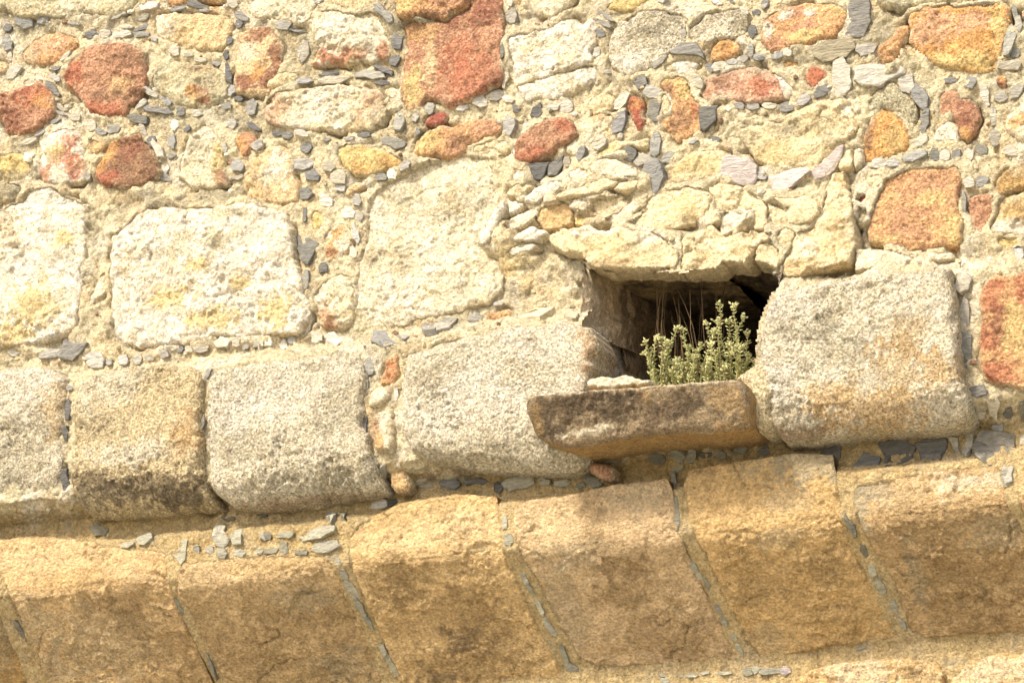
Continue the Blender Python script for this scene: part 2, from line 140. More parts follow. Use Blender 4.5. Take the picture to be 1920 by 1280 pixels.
('W','plate','cy',0.035,'stone',[(852,4007),(895,3983),(915,3973),(908,3931),(866,3928),(850,3966)],[]),
('W','plate','cy',0.035,'stone',[(805,4037),(839,4018),(849,3985),(847,3940),(835,3919),(799,3924)],[]),
('W','plate','cr',0.045,'stone',[(822,3908),(853,3911),(872,3890),(843,3880),(816,3875)],[]),
('W','plate','cy',0.05,'stone',[(875,3907),(898,3920),(928,3911),(934,3885),(917,3861),(890,3840),(878,3866)],[]),
('W','plate','cy',0.06,'lintel_stone',[(813,3869),(853,3880),(874,3859),(888,3832),(885,3774),(849,3799),(810,3818)],[]),
('W','plate','cy',0.045,'stone',[(1055,4067),(1090,4074),(1105,4033),(1107,3988),(1112,3929),(1114,3884),(1118,3839),(1104,3796),(1090,3776),(1047,3773),(999,3766),(951,3759),(911,3755),(890,3764),(887,3789),(898,3828),(919,3861),(943,3898),(994,3909),(1013,3938),(1024,3986),(1040,4033)],[(935,3787,52,27,'oc',0.6),(1059,3838,48,35,'oc',0.6),(1088,4035,22,36,'oc',0.6),(1071,3898,39,27,'oc',0.6),(960,3842,35,27,'cw',0.5),(1097,3886,26,35,'gy',0.5)]),
('W','plate','cy',0.03,'stone',[(1072,4098),(1097,4140),(1120,4146),(1117,4101),(1115,4079),(1080,4084)],[]),
('W','plate','cr',0.028,'stone',[(1125,4136),(1145,4142),(1146,4097),(1123,4077)],[]),
('W','plate','cy',0.02,'stone',[(1156,4055),(1204,4057),(1209,4043),(1195,4014),(1175,4001),(1158,4019)],[]),
('W','sand','rr',0.012,'stone',[(1112,3982),(1135,4001),(1160,3993),(1155,3971),(1129,3966)],[]),
('W','lime','gg',0.02,'stone',[(1113,3954),(1142,3961),(1158,3947),(1143,3909),(1121,3899),(1112,3922)],[]),
('W','sand','or2',0.045,'stone',[(1209,4031),(1248,4052),(1296,4059),(1359,4054),(1422,4045),(1438,4029),(1430,3972),(1426,3920),(1435,3866),(1428,3814),(1417,3785),(1363,3792),(1312,3786),(1271,3792),(1251,3812),(1196,3828),(1146,3844),(1144,3888),(1160,3940),(1185,3999)],[(1241,3857,72,44,'sn',0.6),(1335,4000,85,44,'sn',0.6),(1287,3917,85,26,'sn',0.6),(1416,3952,25,39,'sn',0.6),(1409,3852,33,52,'yl',0.6),(1197,3846,51,18,'yl',0.6),(1353,3948,51,26,'yl',0.6),(1292,3797,46,13,'br',0.7)]),
('W','sand','sn',0.03,'stone',[(1455,3948),(1490,3948),(1519,3948),(1532,3920),(1519,3882),(1500,3850),(1485,3817),(1469,3828),(1454,3856),(1449,3901)],[]),
('W','lime','pe',0.035,'stone',[(1538,3920),(1573,3937),(1616,3947),(1684,3945),(1673,3790),(1604,3802),(1551,3811),(1507,3824),(1500,3843),(1520,3872)],[(1593,3880,41,39,'ob',0.8),(1588,3920,19,20,'gy',0.8),(1553,3833,62,22,'cw',0.8)]),
('W','sand','ob',0.05,'stone',[(1532,3968),(1553,3998),(1597,4027),(1693,4048),(1686,3952),(1599,3945),(1557,3929),(1534,3937)],[(1608,4008,33,26,'gy',0.6)]),
('W','lime','yl',0.02,'stone',[(1512,3803),(1554,3807),(1599,3797),(1584,3774),(1543,3775)],[]),
('W','plate','cr',0.03,'stone',[(1109,3826),(1173,3822),(1228,3805),(1281,3776),(1332,3783),(1395,3776),(1402,3756),(1318,3754),(1267,3754),(1207,3744),(1169,3751),(1105,3758),(1109,3788)],[]),
('S','sand','or2',0.0,'stone',[(1485,3595),(1507,3648),(1554,3663),(1629,3653),(1718,3637),(1691,3296),(1559,3319),(1486,3346),(1466,3392),(1478,3501)],[(1521,3591,38,63,'rd',0.8),(1506,3466,42,39,'rd',0.8),(1521,3370,60,39,'rd',0.8),(1610,3595,30,47,'rd',0.8),(1535,3510,30,63,'rb',0.8),(1586,3488,45,78,'yl',0.7)]),
('S','gran','gr',0.0,'string_course_block',[(-1973,3761),(-1661,3771),(-1547,3727),(-1520,3664),(-1525,3537),(-1526,3394),(-1512,3313),(-1600,3294),(-1947,3300)],[(-1687,3446,123,90,'gy',0.55),(-1591,3562,82,54,'gy',0.55),(-1723,3342,102,36,'gy',0.55),(-1713,3557,83,46,'gy',0.55),(-1658,3697,144,55,'cw',0.6),(-1552,3613,51,91,'oc',0.5)]),
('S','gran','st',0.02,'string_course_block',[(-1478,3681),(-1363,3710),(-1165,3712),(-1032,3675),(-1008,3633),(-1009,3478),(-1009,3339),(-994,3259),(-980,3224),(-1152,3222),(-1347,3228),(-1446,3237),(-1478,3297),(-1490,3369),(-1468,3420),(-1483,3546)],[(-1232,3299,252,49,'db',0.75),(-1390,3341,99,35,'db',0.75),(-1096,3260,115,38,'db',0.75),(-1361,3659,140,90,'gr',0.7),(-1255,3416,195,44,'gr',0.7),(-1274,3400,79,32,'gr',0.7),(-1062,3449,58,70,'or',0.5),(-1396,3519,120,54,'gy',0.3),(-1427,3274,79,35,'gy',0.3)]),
('S','gran','gr',0.015,'string_course_block',[(-991,3627),(-969,3666),(-820,3673),(-631,3672),(-468,3658),(-433,3628),(-433,3521),(-437,3419),(-415,3315),(-396,3245),(-390,3211),(-482,3208),(-665,3200),(-832,3202),(-926,3219),(-971,3263),(-990,3355),(-996,3496)],[(-519,3479,92,86,'gy',0.5),(-666,3271,220,51,'gy',0.5),(-519,3274,109,51,'gy',0.5),(-857,3586,76,53,'gy',0.5),(-594,3626,75,26,'gy',0.5),(-873,3413,114,69,'gy',0.5),(-875,3535,114,87,'cw',0.6),(-705,3569,150,70,'cw',0.6),(-665,3212,256,17,'br',0.5)]),
('S','gran','gr',0.03,'string_course_block',[(-305,3585),(-290,3632),(-168,3655),(10,3681),(219,3679),(311,3648),(339,3581),(310,3501),(297,3403),(291,3289),(276,3233),(225,3211),(89,3228),(-84,3256),(-225,3289),(-281,3323),(-313,3402),(-313,3504)],[(-136,3300,175,42,'gy',0.4),(55,3297,138,41,'gy',0.4),(129,3522,104,67,'gy',0.4),(-133,3552,106,68,'gy',0.4),(226,3263,51,33,'gy',0.4),(-46,3474,123,100,'cw',0.6),(131,3606,104,50,'cw',0.6),(-188,3406,71,67,'cw',0.6),(319,3583,43,83,'or2',0.6),(161,3452,55,7,'cr',0.5)]),
('S','gran','gr',0.07,'string_course_block',[(859,3590),(884,3648),(930,3675),(1011,3689),(1138,3694),(1293,3686),(1416,3677),(1428,3583),(1425,3457),(1428,3363),(1444,3292),(1443,3253),(1416,3228),(1325,3226),(1189,3234),(1081,3234),(955,3227),(896,3233),(862,3265),(845,3334),(841,3430),(845,3510)],[(987,3534,95,35,'gy',0.65),(1068,3580,79,32,'gy',0.65),(950,3426,63,40,'gy',0.65),(1124,3461,78,47,'gy',0.65),(900,3392,63,79,'cw',0.7),(943,3612,96,48,'cw',0.7),(1260,3398,92,78,'ob',0.55),(1280,3475,76,63,'ob',0.55),(1177,3290,153,54,'oc',0.85),(1365,3370,60,62,'oc',0.85),(1055,3335,93,47,'oc',0.85),(925,3246,79,24,'br',0.6),(1390,3290,53,46,'gr',0.8)]),
('S','sand','or2',-0.004,'stone',[(-398,3548),(-383,3599),(-369,3643),(-315,3650),(-330,3565),(-345,3542)],[(-354,3591,19,27,'rd',0.6)]),
('S','lime','cr',0.0,'stone',[(-435,3494),(-416,3544),(-346,3536),(-350,3503),(-382,3483),(-430,3479)],[]),
('S','lime','cr',0.0,'stone',[(-423,3460),(-382,3467),(-341,3472),(-341,3402),(-346,3332),(-382,3332),(-418,3356)],[(-409,3409,22,59,'rb',0.8),(-387,3357,17,23,'or',0.8)]),
('S','sand','oc',-0.055,'stone',[(-388,3283),(-340,3296),(-316,3276),(-316,3218),(-345,3207),(-378,3224)],[]),
('S','gran','cy',0.075,'stone',[(765,3419),(800,3443),(838,3462),(882,3476),(894,3359),(879,3256),(838,3251),(814,3288),(799,3354),(793,3402)],[]),
('S','sand','sn',-0.05,'stone',[(272,3239),(309,3242),(353,3226),(361,3195),(347,3184),(307,3192),(276,3212)],[]),
('S','slab','sb',0.18,'ledge_slab',[(160,3393),(178,3406),(267,3405),(355,3406),(529,3397),(701,3394),(823,3388),(835,3363),(832,3296),(821,3254),(695,3255),(525,3267),(395,3260),(307,3253),(263,3254),(198,3278),(176,3299),(163,3352)],[(235,3361,75,56,'db',0.85),(319,3361,53,43,'db',0.85),(441,3348,70,51,'db',0.85),(570,3317,64,46,'db',0.85),(656,3341,38,38,'db',0.85),(220,3307,58,26,'db',0.85),(377,3389,88,17,'db',0.85),(485,3368,65,25,'db',0.85),(774,3328,46,42,'ob',0.4),(759,3267,50,17,'ob',0.4),(190,3341,18,51,'ob',0.4),(537,3371,13,21,'ob',0.4),(335,3291,53,11,'cr',0.75),(286,3288,35,8,'cr',0.75),(396,3301,26,8,'cr',0.75),(823,3297,21,37,'ob',0.5),(311,3405,53,7,'cr',0.5),(421,3403,61,7,'cr',0.5),(529,3397,60,6,'cr',0.5),(637,3394,60,6,'cr',0.5),(743,3390,59,6,'cr',0.5)]),  # cream dabs on top edge: unstained stone, plus sunlight painted along the rim
('S','plate','cr',0.1,'stone',[(324,3462),(373,3464),(461,3458),(522,3439),(517,3422),(438,3423),(328,3431)],[]),
('C','corb','ob',0,'corbel_block',[(-1890,-24),(-1788,-7),(-1791,145),(-1784,291),(-1782,396),(-2042,397)],[(-1868,159,119,195,'bo',0.4),(-1853,119,99,129,'gy',0.4)]),
('C','corb','oc',0,'corbel_block',[(-1961,-190),(-1655,-195),(-1453,-160),(-1314,-121),(-1162,-99),(-1144,-15),(-1146,41),(-1141,141),(-1124,263),(-1107,406),(-1108,467),(-1710,422),(-1712,234),(-1736,68),(-1752,-30),(-1813,-106),(-1958,-136)],[(-1438,196,230,148,'gy',0.35),(-1680,94,78,106,'gy',0.35),(-1702,318,118,108,'gy',0.35),(-1313,66,113,103,'bo',0.4),(-1210,276,114,126,'bo',0.4),(-1321,145,95,62,'bo',0.4),(-1466,52,96,52,'bo',0.4),(-1141,363,57,126,'bo',0.4),(-1651,-110,241,44,'pe',0.5),(-1253,-41,116,35,'pe',0.5),(-1488,-26,158,36,'ob',0.4),(-1176,-52,77,34,'ob',0.4)]),
('C','corb','ca',0,'corbel_block',[(-1110,-26),(-1086,-50),(-947,-55),(-797,-51),(-616,-35),(-572,-15),(-559,48),(-550,135),(-532,253),(-520,392),(-525,511),(-1061,471),(-1082,287),(-1105,124),(-1127,53)],[(-927,-14,223,37,'pe',0.5),(-797,-20,148,26,'ob',0.4),(-1059,228,112,124,'bo',0.4),(-776,173,163,101,'bo',0.4),(-607,227,72,141,'bo',0.4),(-935,319,111,82,'bo',0.4),(-726,376,128,82,'bo',0.4),(-716,101,108,50,'gy',0.4),(-648,362,91,61,'gy',0.4)]),
('C','corb','cb',0,'corbel_block',[(-518,-77),(-490,-117),(-431,-153),(-323,-183),(-162,-192),(-26,-172),(-11,-118),(-4,-35),(2,35),(22,149),(35,264),(68,401),(91,490),(57,555),(-462,516),(-476,317),(-494,160),(-513,33),(-521,-30)],[(-252,-73,246,66,'pe',0.5),(-93,-92,105,49,'pe',0.5),(-394,-153,108,67,'ob',0.4),(-300,44,207,58,'bo',0.42),(-226,222,190,117,'bo',0.42),(-233,376,157,79,'bo',0.42),(-125,308,104,118,'bo',0.42),(-148,134,86,38,'bo',0.42),(-391,111,105,58,'bo',0.42),(-331,407,106,60,'bo',0.42),(-214,310,70,49,'db',0.5),(-319,428,71,30,'db',0.5)]),
('C','corb','cc',0,'corbel_block',[(30,-65),(36,-126),(78,-146),(201,-150),(354,-168),(524,-168),(539,-131),(544,-50),(561,17),(565,108),(589,220),(611,333),(636,438),(615,468),(394,443),(191,434),(140,397),(103,270),(74,117),(45,21)],[(199,-49,152,67,'pe',0.5),(284,-74,51,99,'bo',0.42),(337,49,98,74,'bo',0.42),(364,144,82,75,'bo',0.42),(419,335,132,95,'bo',0.42),(485,416,66,57,'bo',0.42),(318,195,83,38,'bo',0.42),(436,-125,99,48,'gy',0.35),(222,38,99,46,'gy',0.35),(143,217,67,153,'gy',0.35)]),
('C','corb','cd',0,'corbel_block',[(570,-152),(587,-191),(767,-202),(928,-208),(1025,-191),(1037,-83),(1040,-5),(1050,84),(1075,193),(1099,303),(1126,410),(991,417),(826,437),(701,453),(668,375),(636,224),(608,58),(589,-14)],[(1018,-116,78,94,'ob',0.4),(797,-138,128,47,'ob',0.4),(802,167,157,110,'ob',0.35),(855,299,158,111,'ob',0.35),(1036,352,78,73,'ob',0.35),(740,381,80,56,'gy',0.35),(889,-66,63,47,'gy',0.35),(844,45,94,36,'gy',0.35),(747,198,95,73,'bo',0.4),(982,148,93,54,'bo',0.4),(1021,-179,233,63,'gy',0.75)]),
('C','corb','ce',0,'corbel_block',[(1072,-64),(1086,-97),(1205,-109),(1358,-117),(1491,-112),(1509,-84),(1511,-22),(1523,27),(1549,133),(1566,274),(1564,425),(1459,419),(1306,415),(1202,415),(1163,381),(1145,235),(1108,107),(1080,8)],[(1233,-64,152,46,'pe',0.5),(1385,-65,120,38,'pe',0.5),(1295,56,194,70,'bo',0.4),(1422,191,163,106,'bo',0.4),(1278,230,91,125,'bo',0.4),(1464,38,88,52,'bo',0.4),(1319,341,166,72,'bo',0.4),(1111,-92,62,47,'gy',0.4),(1156,-72,62,31,'gy',0.4),(1217,224,23,125,'gy',0.4),(1470,91,89,52,'gy',0.4),(1370,-74,75,31,'cr',0.5),(1461,-73,60,23,'cr',0.5),(1078,-64,47,132,'gy',0.75)]),
('C','corb','oc',0,'corbel_block',[(1541,-108),(1672,-114),(1625,421),(1596,277),(1562,117),(1542,-4)],[]),
('L','sand','cb',0.02,'stone',[(810,2583),(877,2628),(1053,2635),(1179,2631),(1270,2603),(1222,2460),(773,2488)],[(1019,2597,95,47,'cr',0.5),(1206,2569,46,61,'gy',0.3)]),
('L','sand','cb',0.02,'stone',[(1249,2520),(1309,2606),(1426,2629),(1593,2640),(1577,2438),(1237,2459)],[(1391,2571,106,46,'cr',0.5)]),
]
CHIPS=[
('n',[(-1794,-1322),(-1790,-1295),(-1821,-1290),(-1850,-1309),(-1849,-1341),(-1815,-1341)]),
('n',[(-1724,-1314),(-1733,-1293),(-1766,-1302),(-1769,-1325),(-1750,-1329)]),
('d',[(-1894,-1324),(-1880,-1318),(-1877,-1303),(-1888,-1293),(-1904,-1297),(-1918,-1311),(-1906,-1327)]),
('n',[(-1901,-1223),(-1915,-1246),(-1910,-1277),(-1891,-1276),(-1873,-1249),(-1877,-1226)]),
('l',[(-1892,-1118),(-1892,-1148),(-1853,-1163),(-1829,-1143),(-1864,-1111)]),
('n',[(-1878,-1205),(-1877,-1190),(-1883,-1184),(-1891,-1187),(-1894,-1205),(-1889,-1216),(-1881,-1214)]),
('n',[(-1636,-1273),(-1641,-1279),(-1631,-1281),(-1604,-1276),(-1597,-1268),(-1597,-1262),(-1619,-1267)]),
('d',[(-1523,-1217),(-1526,-1207),(-1553,-1207),(-1570,-1220),(-1567,-1230),(-1548,-1236),(-1535,-1232)]),
('n',[(-1516,-1224),(-1500,-1232),(-1476,-1223),(-1473,-1210),(-1483,-1199),(-1509,-1202)]),
('n',[(-1410,-1215),(-1395,-1207),(-1390,-1193),(-1421,-1187),(-1449,-1191),(-1458,-1202),(-1453,-1214)]),
('n',[(-1413,-1274),(-1441,-1265),(-1466,-1264),(-1471,-1271),(-1443,-1284),(-1418,-1286)]),
('n',[(-1383,-1202),(-1354,-1203),(-1328,-1195),(-1328,-1181),(-1374,-1186)]),
('m',[(-1304,-1303),(-1287,-1293),(-1292,-1279),(-1315,-1276),(-1347,-1277),(-1360,-1295),(-1347,-1303)]),
('n',[(-1239,-1258),(-1219,-1266),(-1182,-1264),(-1183,-1254),(-1221,-1251)]),
('d',[(-1100,-1253),(-1101,-1244),(-1140,-1252),(-1166,-1264),(-1163,-1281),(-1135,-1275)]),
('n',[(-1129,-1239),(-1129,-1246),(-1101,-1244),(-1085,-1235),(-1098,-1232)]),
('n',[(-1369,-1249),(-1352,-1262),(-1339,-1264),(-1323,-1259),(-1335,-1247),(-1360,-1244)]),
('n',[(-1313,-1164),(-1319,-1177),(-1309,-1181),(-1289,-1165),(-1294,-1153)]),
('n',[(-1325,-1223),(-1341,-1213),(-1375,-1208),(-1383,-1213),(-1361,-1225),(-1343,-1231)]),
('n',[(-1415,-1224),(-1439,-1231),(-1440,-1239),(-1432,-1242),(-1405,-1238),(-1391,-1228),(-1394,-1223)]),
('n',[(-1195,-1085),(-1218,-1085),(-1237,-1102),(-1230,-1120),(-1198,-1110)]),
('n',[(-1154,-1070),(-1176,-1076),(-1177,-1086),(-1168,-1086),(-1145,-1079),(-1141,-1069)]),
('n',[(-1112,-1062),(-1099,-1057),(-1097,-1048),(-1111,-1045),(-1130,-1050),(-1136,-1055),(-1132,-1065)]),
('n',[(-1038,-1031),(-1057,-1023),(-1074,-1033),(-1074,-1044),(-1046,-1044)]),
('n',[(-1693,-1127),(-1665,-1121),(-1674,-1111),(-1701,-1112),(-1718,-1120)]),
('n',[(-1716,-1089),(-1718,-1102),(-1694,-1101),(-1677,-1087),(-1673,-1070),(-1691,-1071)]),
('n',[(-1675,-1015),(-1692,-1023),(-1716,-1050),(-1721,-1062),(-1714,-1071),(-1686,-1046),(-1673,-1023)]),
('n',[(-1643,-960),(-1656,-957),(-1686,-976),(-1693,-994),(-1669,-986)]),
('n',[(-1691,-959),(-1687,-963),(-1663,-955),(-1645,-939),(-1661,-941)]),
('n',[(-1591,-932),(-1590,-917),(-1593,-911),(-1615,-914),(-1623,-921),(-1621,-936),(-1606,-938)]),
('n',[(-1546,-866),(-1557,-877),(-1554,-904),(-1530,-899),(-1523,-888),(-1524,-868)]),
('n',[(-1477,-849),(-1479,-840),(-1494,-839),(-1519,-853),(-1519,-868),(-1504,-866)]),
('n',[(-1438,-870),(-1426,-857),(-1436,-843),(-1464,-840),(-1471,-857),(-1469,-868)]),
('n',[(-1628,-1159),(-1639,-1148),(-1660,-1139),(-1666,-1142),(-1665,-1150),(-1648,-1162),(-1628,-1169)]),
('n',[(-1759,-892),(-1743,-900),(-1727,-898),(-1727,-886),(-1751,-877),(-1762,-878)]),
('n',[(-1780,-852),(-1803,-852),(-1822,-860),(-1813,-869),(-1787,-870),(-1757,-869),(-1754,-861)]),
('n',[(-1710,-914),(-1713,-922),(-1699,-928),(-1672,-932),(-1667,-925),(-1693,-914)]),
('n',[(-1358,-861),(-1390,-889),(-1361,-895),(-1322,-881),(-1319,-852)]),
('n',[(-1226,-880),(-1247,-879),(-1311,-896),(-1328,-910),(-1315,-917),(-1274,-906),(-1244,-898)]),
('n',[(-1286,-945),(-1317,-961),(-1335,-983),(-1326,-992),(-1286,-959)]),
('n',[(-1314,-993),(-1310,-981),(-1317,-973),(-1332,-977),(-1335,-986),(-1330,-998)]),
('n',[(-1324,-935),(-1337,-919),(-1354,-912),(-1357,-919),(-1350,-933),(-1339,-947),(-1329,-945)]),
('n',[(-1268,-943),(-1245,-936),(-1226,-918),(-1228,-910),(-1240,-907),(-1267,-933)]),
('n',[(-1205,-893),(-1191,-895),(-1181,-891),(-1177,-871),(-1186,-864),(-1197,-866),(-1205,-875)]),
('l',[(-1202,-829),(-1212,-816),(-1224,-821),(-1229,-835),(-1224,-853),(-1210,-853),(-1203,-846)]),
('l',[(-1149,-862),(-1146,-879),(-1125,-876),(-1111,-858),(-1133,-855)]),
('l',[(-1023,-861),(-1040,-872),(-1036,-886),(-1009,-885),(-998,-872),(-1000,-860)]),
('n',[(-936,-877),(-917,-882),(-902,-862),(-908,-828),(-931,-827),(-941,-851)]),
('d',[(-988,-898),(-978,-903),(-964,-899),(-956,-890),(-960,-881),(-971,-883),(-986,-887)]),
('d',[(-1019,-994),(-1017,-1021),(-1012,-1023),(-999,-999),(-998,-981),(-1002,-958),(-1013,-962)]),
('n',[(-986,-919),(-1001,-906),(-1010,-911),(-1012,-934),(-1003,-946),(-989,-942)]),
('d',[(-1001,-1086),(-1010,-1088),(-1012,-1103),(-1009,-1115),(-997,-1119),(-988,-1107),(-992,-1094)]),
('d',[(-1018,-1038),(-1027,-1058),(-1018,-1068),(-1007,-1064),(-1007,-1044)]),
('l',[(-973,-802),(-989,-783),(-1016,-798),(-1013,-823),(-988,-820)]),
('d',[(-886,-768),(-886,-761),(-906,-766),(-935,-794),(-927,-800),(-912,-793)]),
('n',[(-1210,-774),(-1217,-751),(-1241,-766),(-1242,-795),(-1220,-804)]),
('n',[(-1267,-724),(-1291,-773),(-1286,-787),(-1256,-756),(-1247,-722)]),
('d',[(-1303,-801),(-1287,-800),(-1281,-789),(-1277,-769),(-1289,-763),(-1301,-767),(-1312,-790)]),
('n',[(-1239,-725),(-1234,-735),(-1220,-733),(-1207,-727),(-1204,-720),(-1220,-714),(-1229,-716)]),
('n',[(-1247,-707),(-1235,-684),(-1246,-669),(-1270,-684),(-1264,-699)]),
('n',[(-1008,-731),(-1003,-714),(-1010,-697),(-1020,-703),(-1020,-732)]),
('n',[(-883,-724),(-870,-715),(-874,-699),(-894,-693),(-906,-697),(-918,-712),(-904,-723)]),
('n',[(-946,-653),(-956,-631),(-983,-636),(-996,-657),(-984,-674),(-967,-676)]),
('n',[(-992,-607),(-991,-618),(-955,-618),(-947,-609),(-967,-600)]),
('l',[(-1640,-724),(-1632,-700),(-1646,-684),(-1677,-695),(-1683,-720),(-1664,-733)]),
('l',[(-1768,-783),(-1791,-786),(-1799,-798),(-1790,-815),(-1774,-812),(-1762,-799)]),
('n',[(-1539,-724),(-1531,-704),(-1531,-682),(-1542,-679),(-1554,-692),(-1558,-714),(-1549,-723)]),
('n',[(-1278,-669),(-1260,-677),(-1227,-649),(-1229,-631),(-1262,-646)]),
('n',[(-1334,-851),(-1322,-842),(-1312,-814),(-1319,-809),(-1335,-822),(-1341,-845)]),
('d',[(-1160,-806),(-1170,-803),(-1179,-808),(-1183,-816),(-1169,-825),(-1159,-827),(-1153,-815)]),
('n',[(-985,-1198),(-970,-1205),(-950,-1192),(-932,-1175),(-934,-1165),(-955,-1168),(-977,-1184)]),
('d',[(-953,-1158),(-961,-1144),(-974,-1146),(-985,-1158),(-980,-1174),(-962,-1175)]),
('n',[(-1004,-1263),(-982,-1246),(-978,-1233),(-993,-1223),(-1015,-1240),(-1016,-1259)]),
('n',[(-668,-1180),(-683,-1185),(-686,-1197),(-677,-1207),(-663,-1204),(-656,-1189)]),
('l',[(-828,-1125),(-821,-1140),(-795,-1138),(-771,-1125),(-784,-1105),(-808,-1109)]),
('n',[(-742,-1092),(-784,-1108),(-782,-1113),(-739,-1100),(-716,-1088)]),
('n',[(-747,-1025),(-728,-1056),(-712,-1051),(-711,-1010),(-731,-984),(-743,-993)]),
('n',[(-396,-1089),(-388,-1061),(-405,-1059),(-451,-1109),(-456,-1132),(-430,-1126)]),
('n',[(-363,-1006),(-373,-971),(-394,-974),(-403,-1007),(-388,-1026)]),
('d',[(-392,-955),(-373,-940),(-389,-913),(-413,-924),(-416,-948)]),
('d',[(-407,-890),(-409,-886),(-441,-901),(-470,-924),(-467,-933),(-436,-919),(-407,-901)]),
('l',[(-444,-903),(-434,-881),(-474,-880),(-530,-895),(-532,-906),(-482,-912)]),
('n',[(-659,-896),(-673,-911),(-600,-910),(-553,-899),(-590,-885)]),
('n',[(-710,-922),(-696,-908),(-721,-903),(-750,-909),(-751,-922)]),
('d',[(-635,-918),(-669,-927),(-647,-934),(-606,-929),(-601,-920)]),
('d',[(-441,-854),(-465,-862),(-459,-868),(-431,-868),(-412,-862),(-416,-855)]),
('n',[(-372,-685),(-396,-693),(-397,-721),(-384,-752),(-362,-739),(-360,-710)]),
('n',[(-318,-703),(-330,-709),(-330,-727),(-314,-732),(-306,-717)]),
('n',[(-302,-662),(-314,-657),(-321,-666),(-315,-680),(-304,-677)]),
('l',[(-259,-730),(-273,-726),(-285,-742),(-290,-748),(-274,-762),(-258,-758),(-252,-748)]),
('n',[(-101,-758),(-82,-758),(-72,-739),(-72,-724),(-91,-718),(-114,-735),(-114,-746)]),
('n',[(-26,-771),(-11,-759),(-12,-749),(-37,-735),(-59,-739),(-63,-748),(-54,-764)]),
('n',[(-16,-740),(-10,-753),(10,-744),(22,-729),(14,-722),(-5,-726)]),
('n',[(32,-683),(19,-691),(19,-706),(24,-711),(39,-704),(43,-692)]),
('l',[(-139,-737),(-135,-727),(-155,-717),(-177,-723),(-163,-736)]),
('n',[(27,-658),(22,-626),(8,-608),(-13,-619),(-12,-653),(2,-674)]),
('n',[(32,-1033),(41,-1015),(33,-992),(18,-993),(6,-1007),(10,-1031)]),
('n',[(28,-1064),(22,-1050),(12,-1056),(7,-1079),(17,-1089)]),
('n',[(-3,-874),(-13,-872),(-14,-903),(-7,-920),(-1,-902)]),
('n',[(2,-834),(8,-808),(-6,-773),(-14,-777),(-7,-828)]),
('d',[(-838,-741),(-840,-754),(-811,-751),(-797,-737),(-816,-732)]),
('n',[(-763,-732),(-764,-721),(-777,-714),(-797,-720),(-802,-735),(-778,-742)]),
('l',[(-750,-728),(-741,-738),(-716,-731),(-701,-719),(-706,-709),(-727,-713)]),
('n',[(-714,-656),(-737,-674),(-729,-700),(-706,-698),(-696,-671)]),
('n',[(-765,-636),(-715,-640),(-692,-619),(-727,-602),(-756,-608)]),
('n',[(-613,-609),(-606,-586),(-618,-574),(-643,-581),(-649,-600),(-637,-616)]),
('n',[(-711,-563),(-715,-588),(-686,-596),(-662,-571),(-673,-558)]),
('l',[(-620,-562),(-591,-575),(-575,-571),(-567,-552),(-572,-529),(-600,-532),(-619,-548)]),
('d',[(-478,-676),(-490,-673),(-518,-680),(-520,-690),(-506,-695),(-480,-687)]),
('n',[(-539,-672),(-566,-674),(-573,-685),(-548,-686),(-534,-682)]),
('n',[(-435,-646),(-436,-670),(-391,-657),(-354,-635),(-362,-621),(-392,-622)]),
('n',[(-622,-690),(-620,-684),(-629,-679),(-640,-680),(-645,-691),(-636,-696)]),
('l',[(-367,-564),(-348,-571),(-335,-558),(-339,-545),(-369,-539),(-374,-549)]),
('n',[(-458,-522),(-467,-535),(-452,-547),(-432,-544),(-422,-528),(-428,-519)]),
('l',[(-387,-530),(-393,-520),(-416,-524),(-420,-543),(-411,-553),(-396,-552)]),
('n',[(-899,-727),(-877,-724),(-871,-703),(-886,-695),(-903,-700),(-909,-716)]),
('l',[(-609,-531),(-591,-533),(-573,-522),(-577,-506),(-588,-506),(-606,-512)]),
('n',[(-733,-501),(-742,-521),(-734,-536),(-707,-532),(-690,-510),(-709,-495)]),
('l',[(-766,-506),(-789,-511),(-796,-520),(-781,-527),(-768,-525),(-760,-513)]),
('l',[(-636,-462),(-656,-468),(-664,-489),(-659,-500),(-638,-500),(-621,-481),(-623,-465)]),
('n',[(-539,-483),(-521,-481),(-514,-458),(-521,-446),(-542,-453),(-545,-469)]),
('l',[(-586,-440),(-571,-450),(-554,-445),(-537,-424),(-544,-408),(-569,-411),(-582,-418)]),
('n',[(-528,-425),(-513,-419),(-508,-406),(-517,-391),(-530,-394),(-541,-404),(-537,-419)]),
('d',[(-710,-437),(-713,-416),(-722,-421),(-723,-443),(-722,-465),(-712,-462)]),
('l',[(-518,-328),(-528,-315),(-543,-338),(-545,-370),(-538,-380),(-522,-354)]),
('l',[(-532,-273),(-543,-271),(-554,-279),(-552,-304),(-543,-309),(-529,-290)]),
('d',[(-668,-252),(-660,-267),(-645,-267),(-635,-252),(-637,-236),(-665,-237)]),
('l',[(-698,-187),(-713,-184),(-720,-207),(-719,-230),(-710,-249),(-700,-242),(-696,-212)]),
('n',[(-695,-92),(-688,-79),(-700,-49),(-719,-23),(-731,-28),(-728,-48),(-713,-79)]),
('l',[(-688,-3),(-699,-18),(-687,-37),(-669,-35),(-655,-21),(-654,-5),(-671,10)]),
('l',[(-608,-25),(-580,-1),(-588,52),(-639,2),(-640,-19)]),
('l',[(-566,9),(-546,10),(-515,73),(-517,122),(-541,99),(-564,51)]),
('n',[(-422,20),(-342,145),(-374,163),(-424,131),(-455,33)]),
('n',[(-302,125),(-302,146),(-312,149),(-346,97),(-361,57),(-352,44),(-322,74)]),
('n',[(-291,-19),(-261,-2),(-225,93),(-256,99),(-303,-1)]),
('n',[(-188,58),(-212,104),(-256,4),(-221,-24),(-184,-16)]),
('l',[(-122,-2),(-144,-7),(-145,-17),(-127,-30),(-108,-28),(-97,-16),(-104,-4)]),
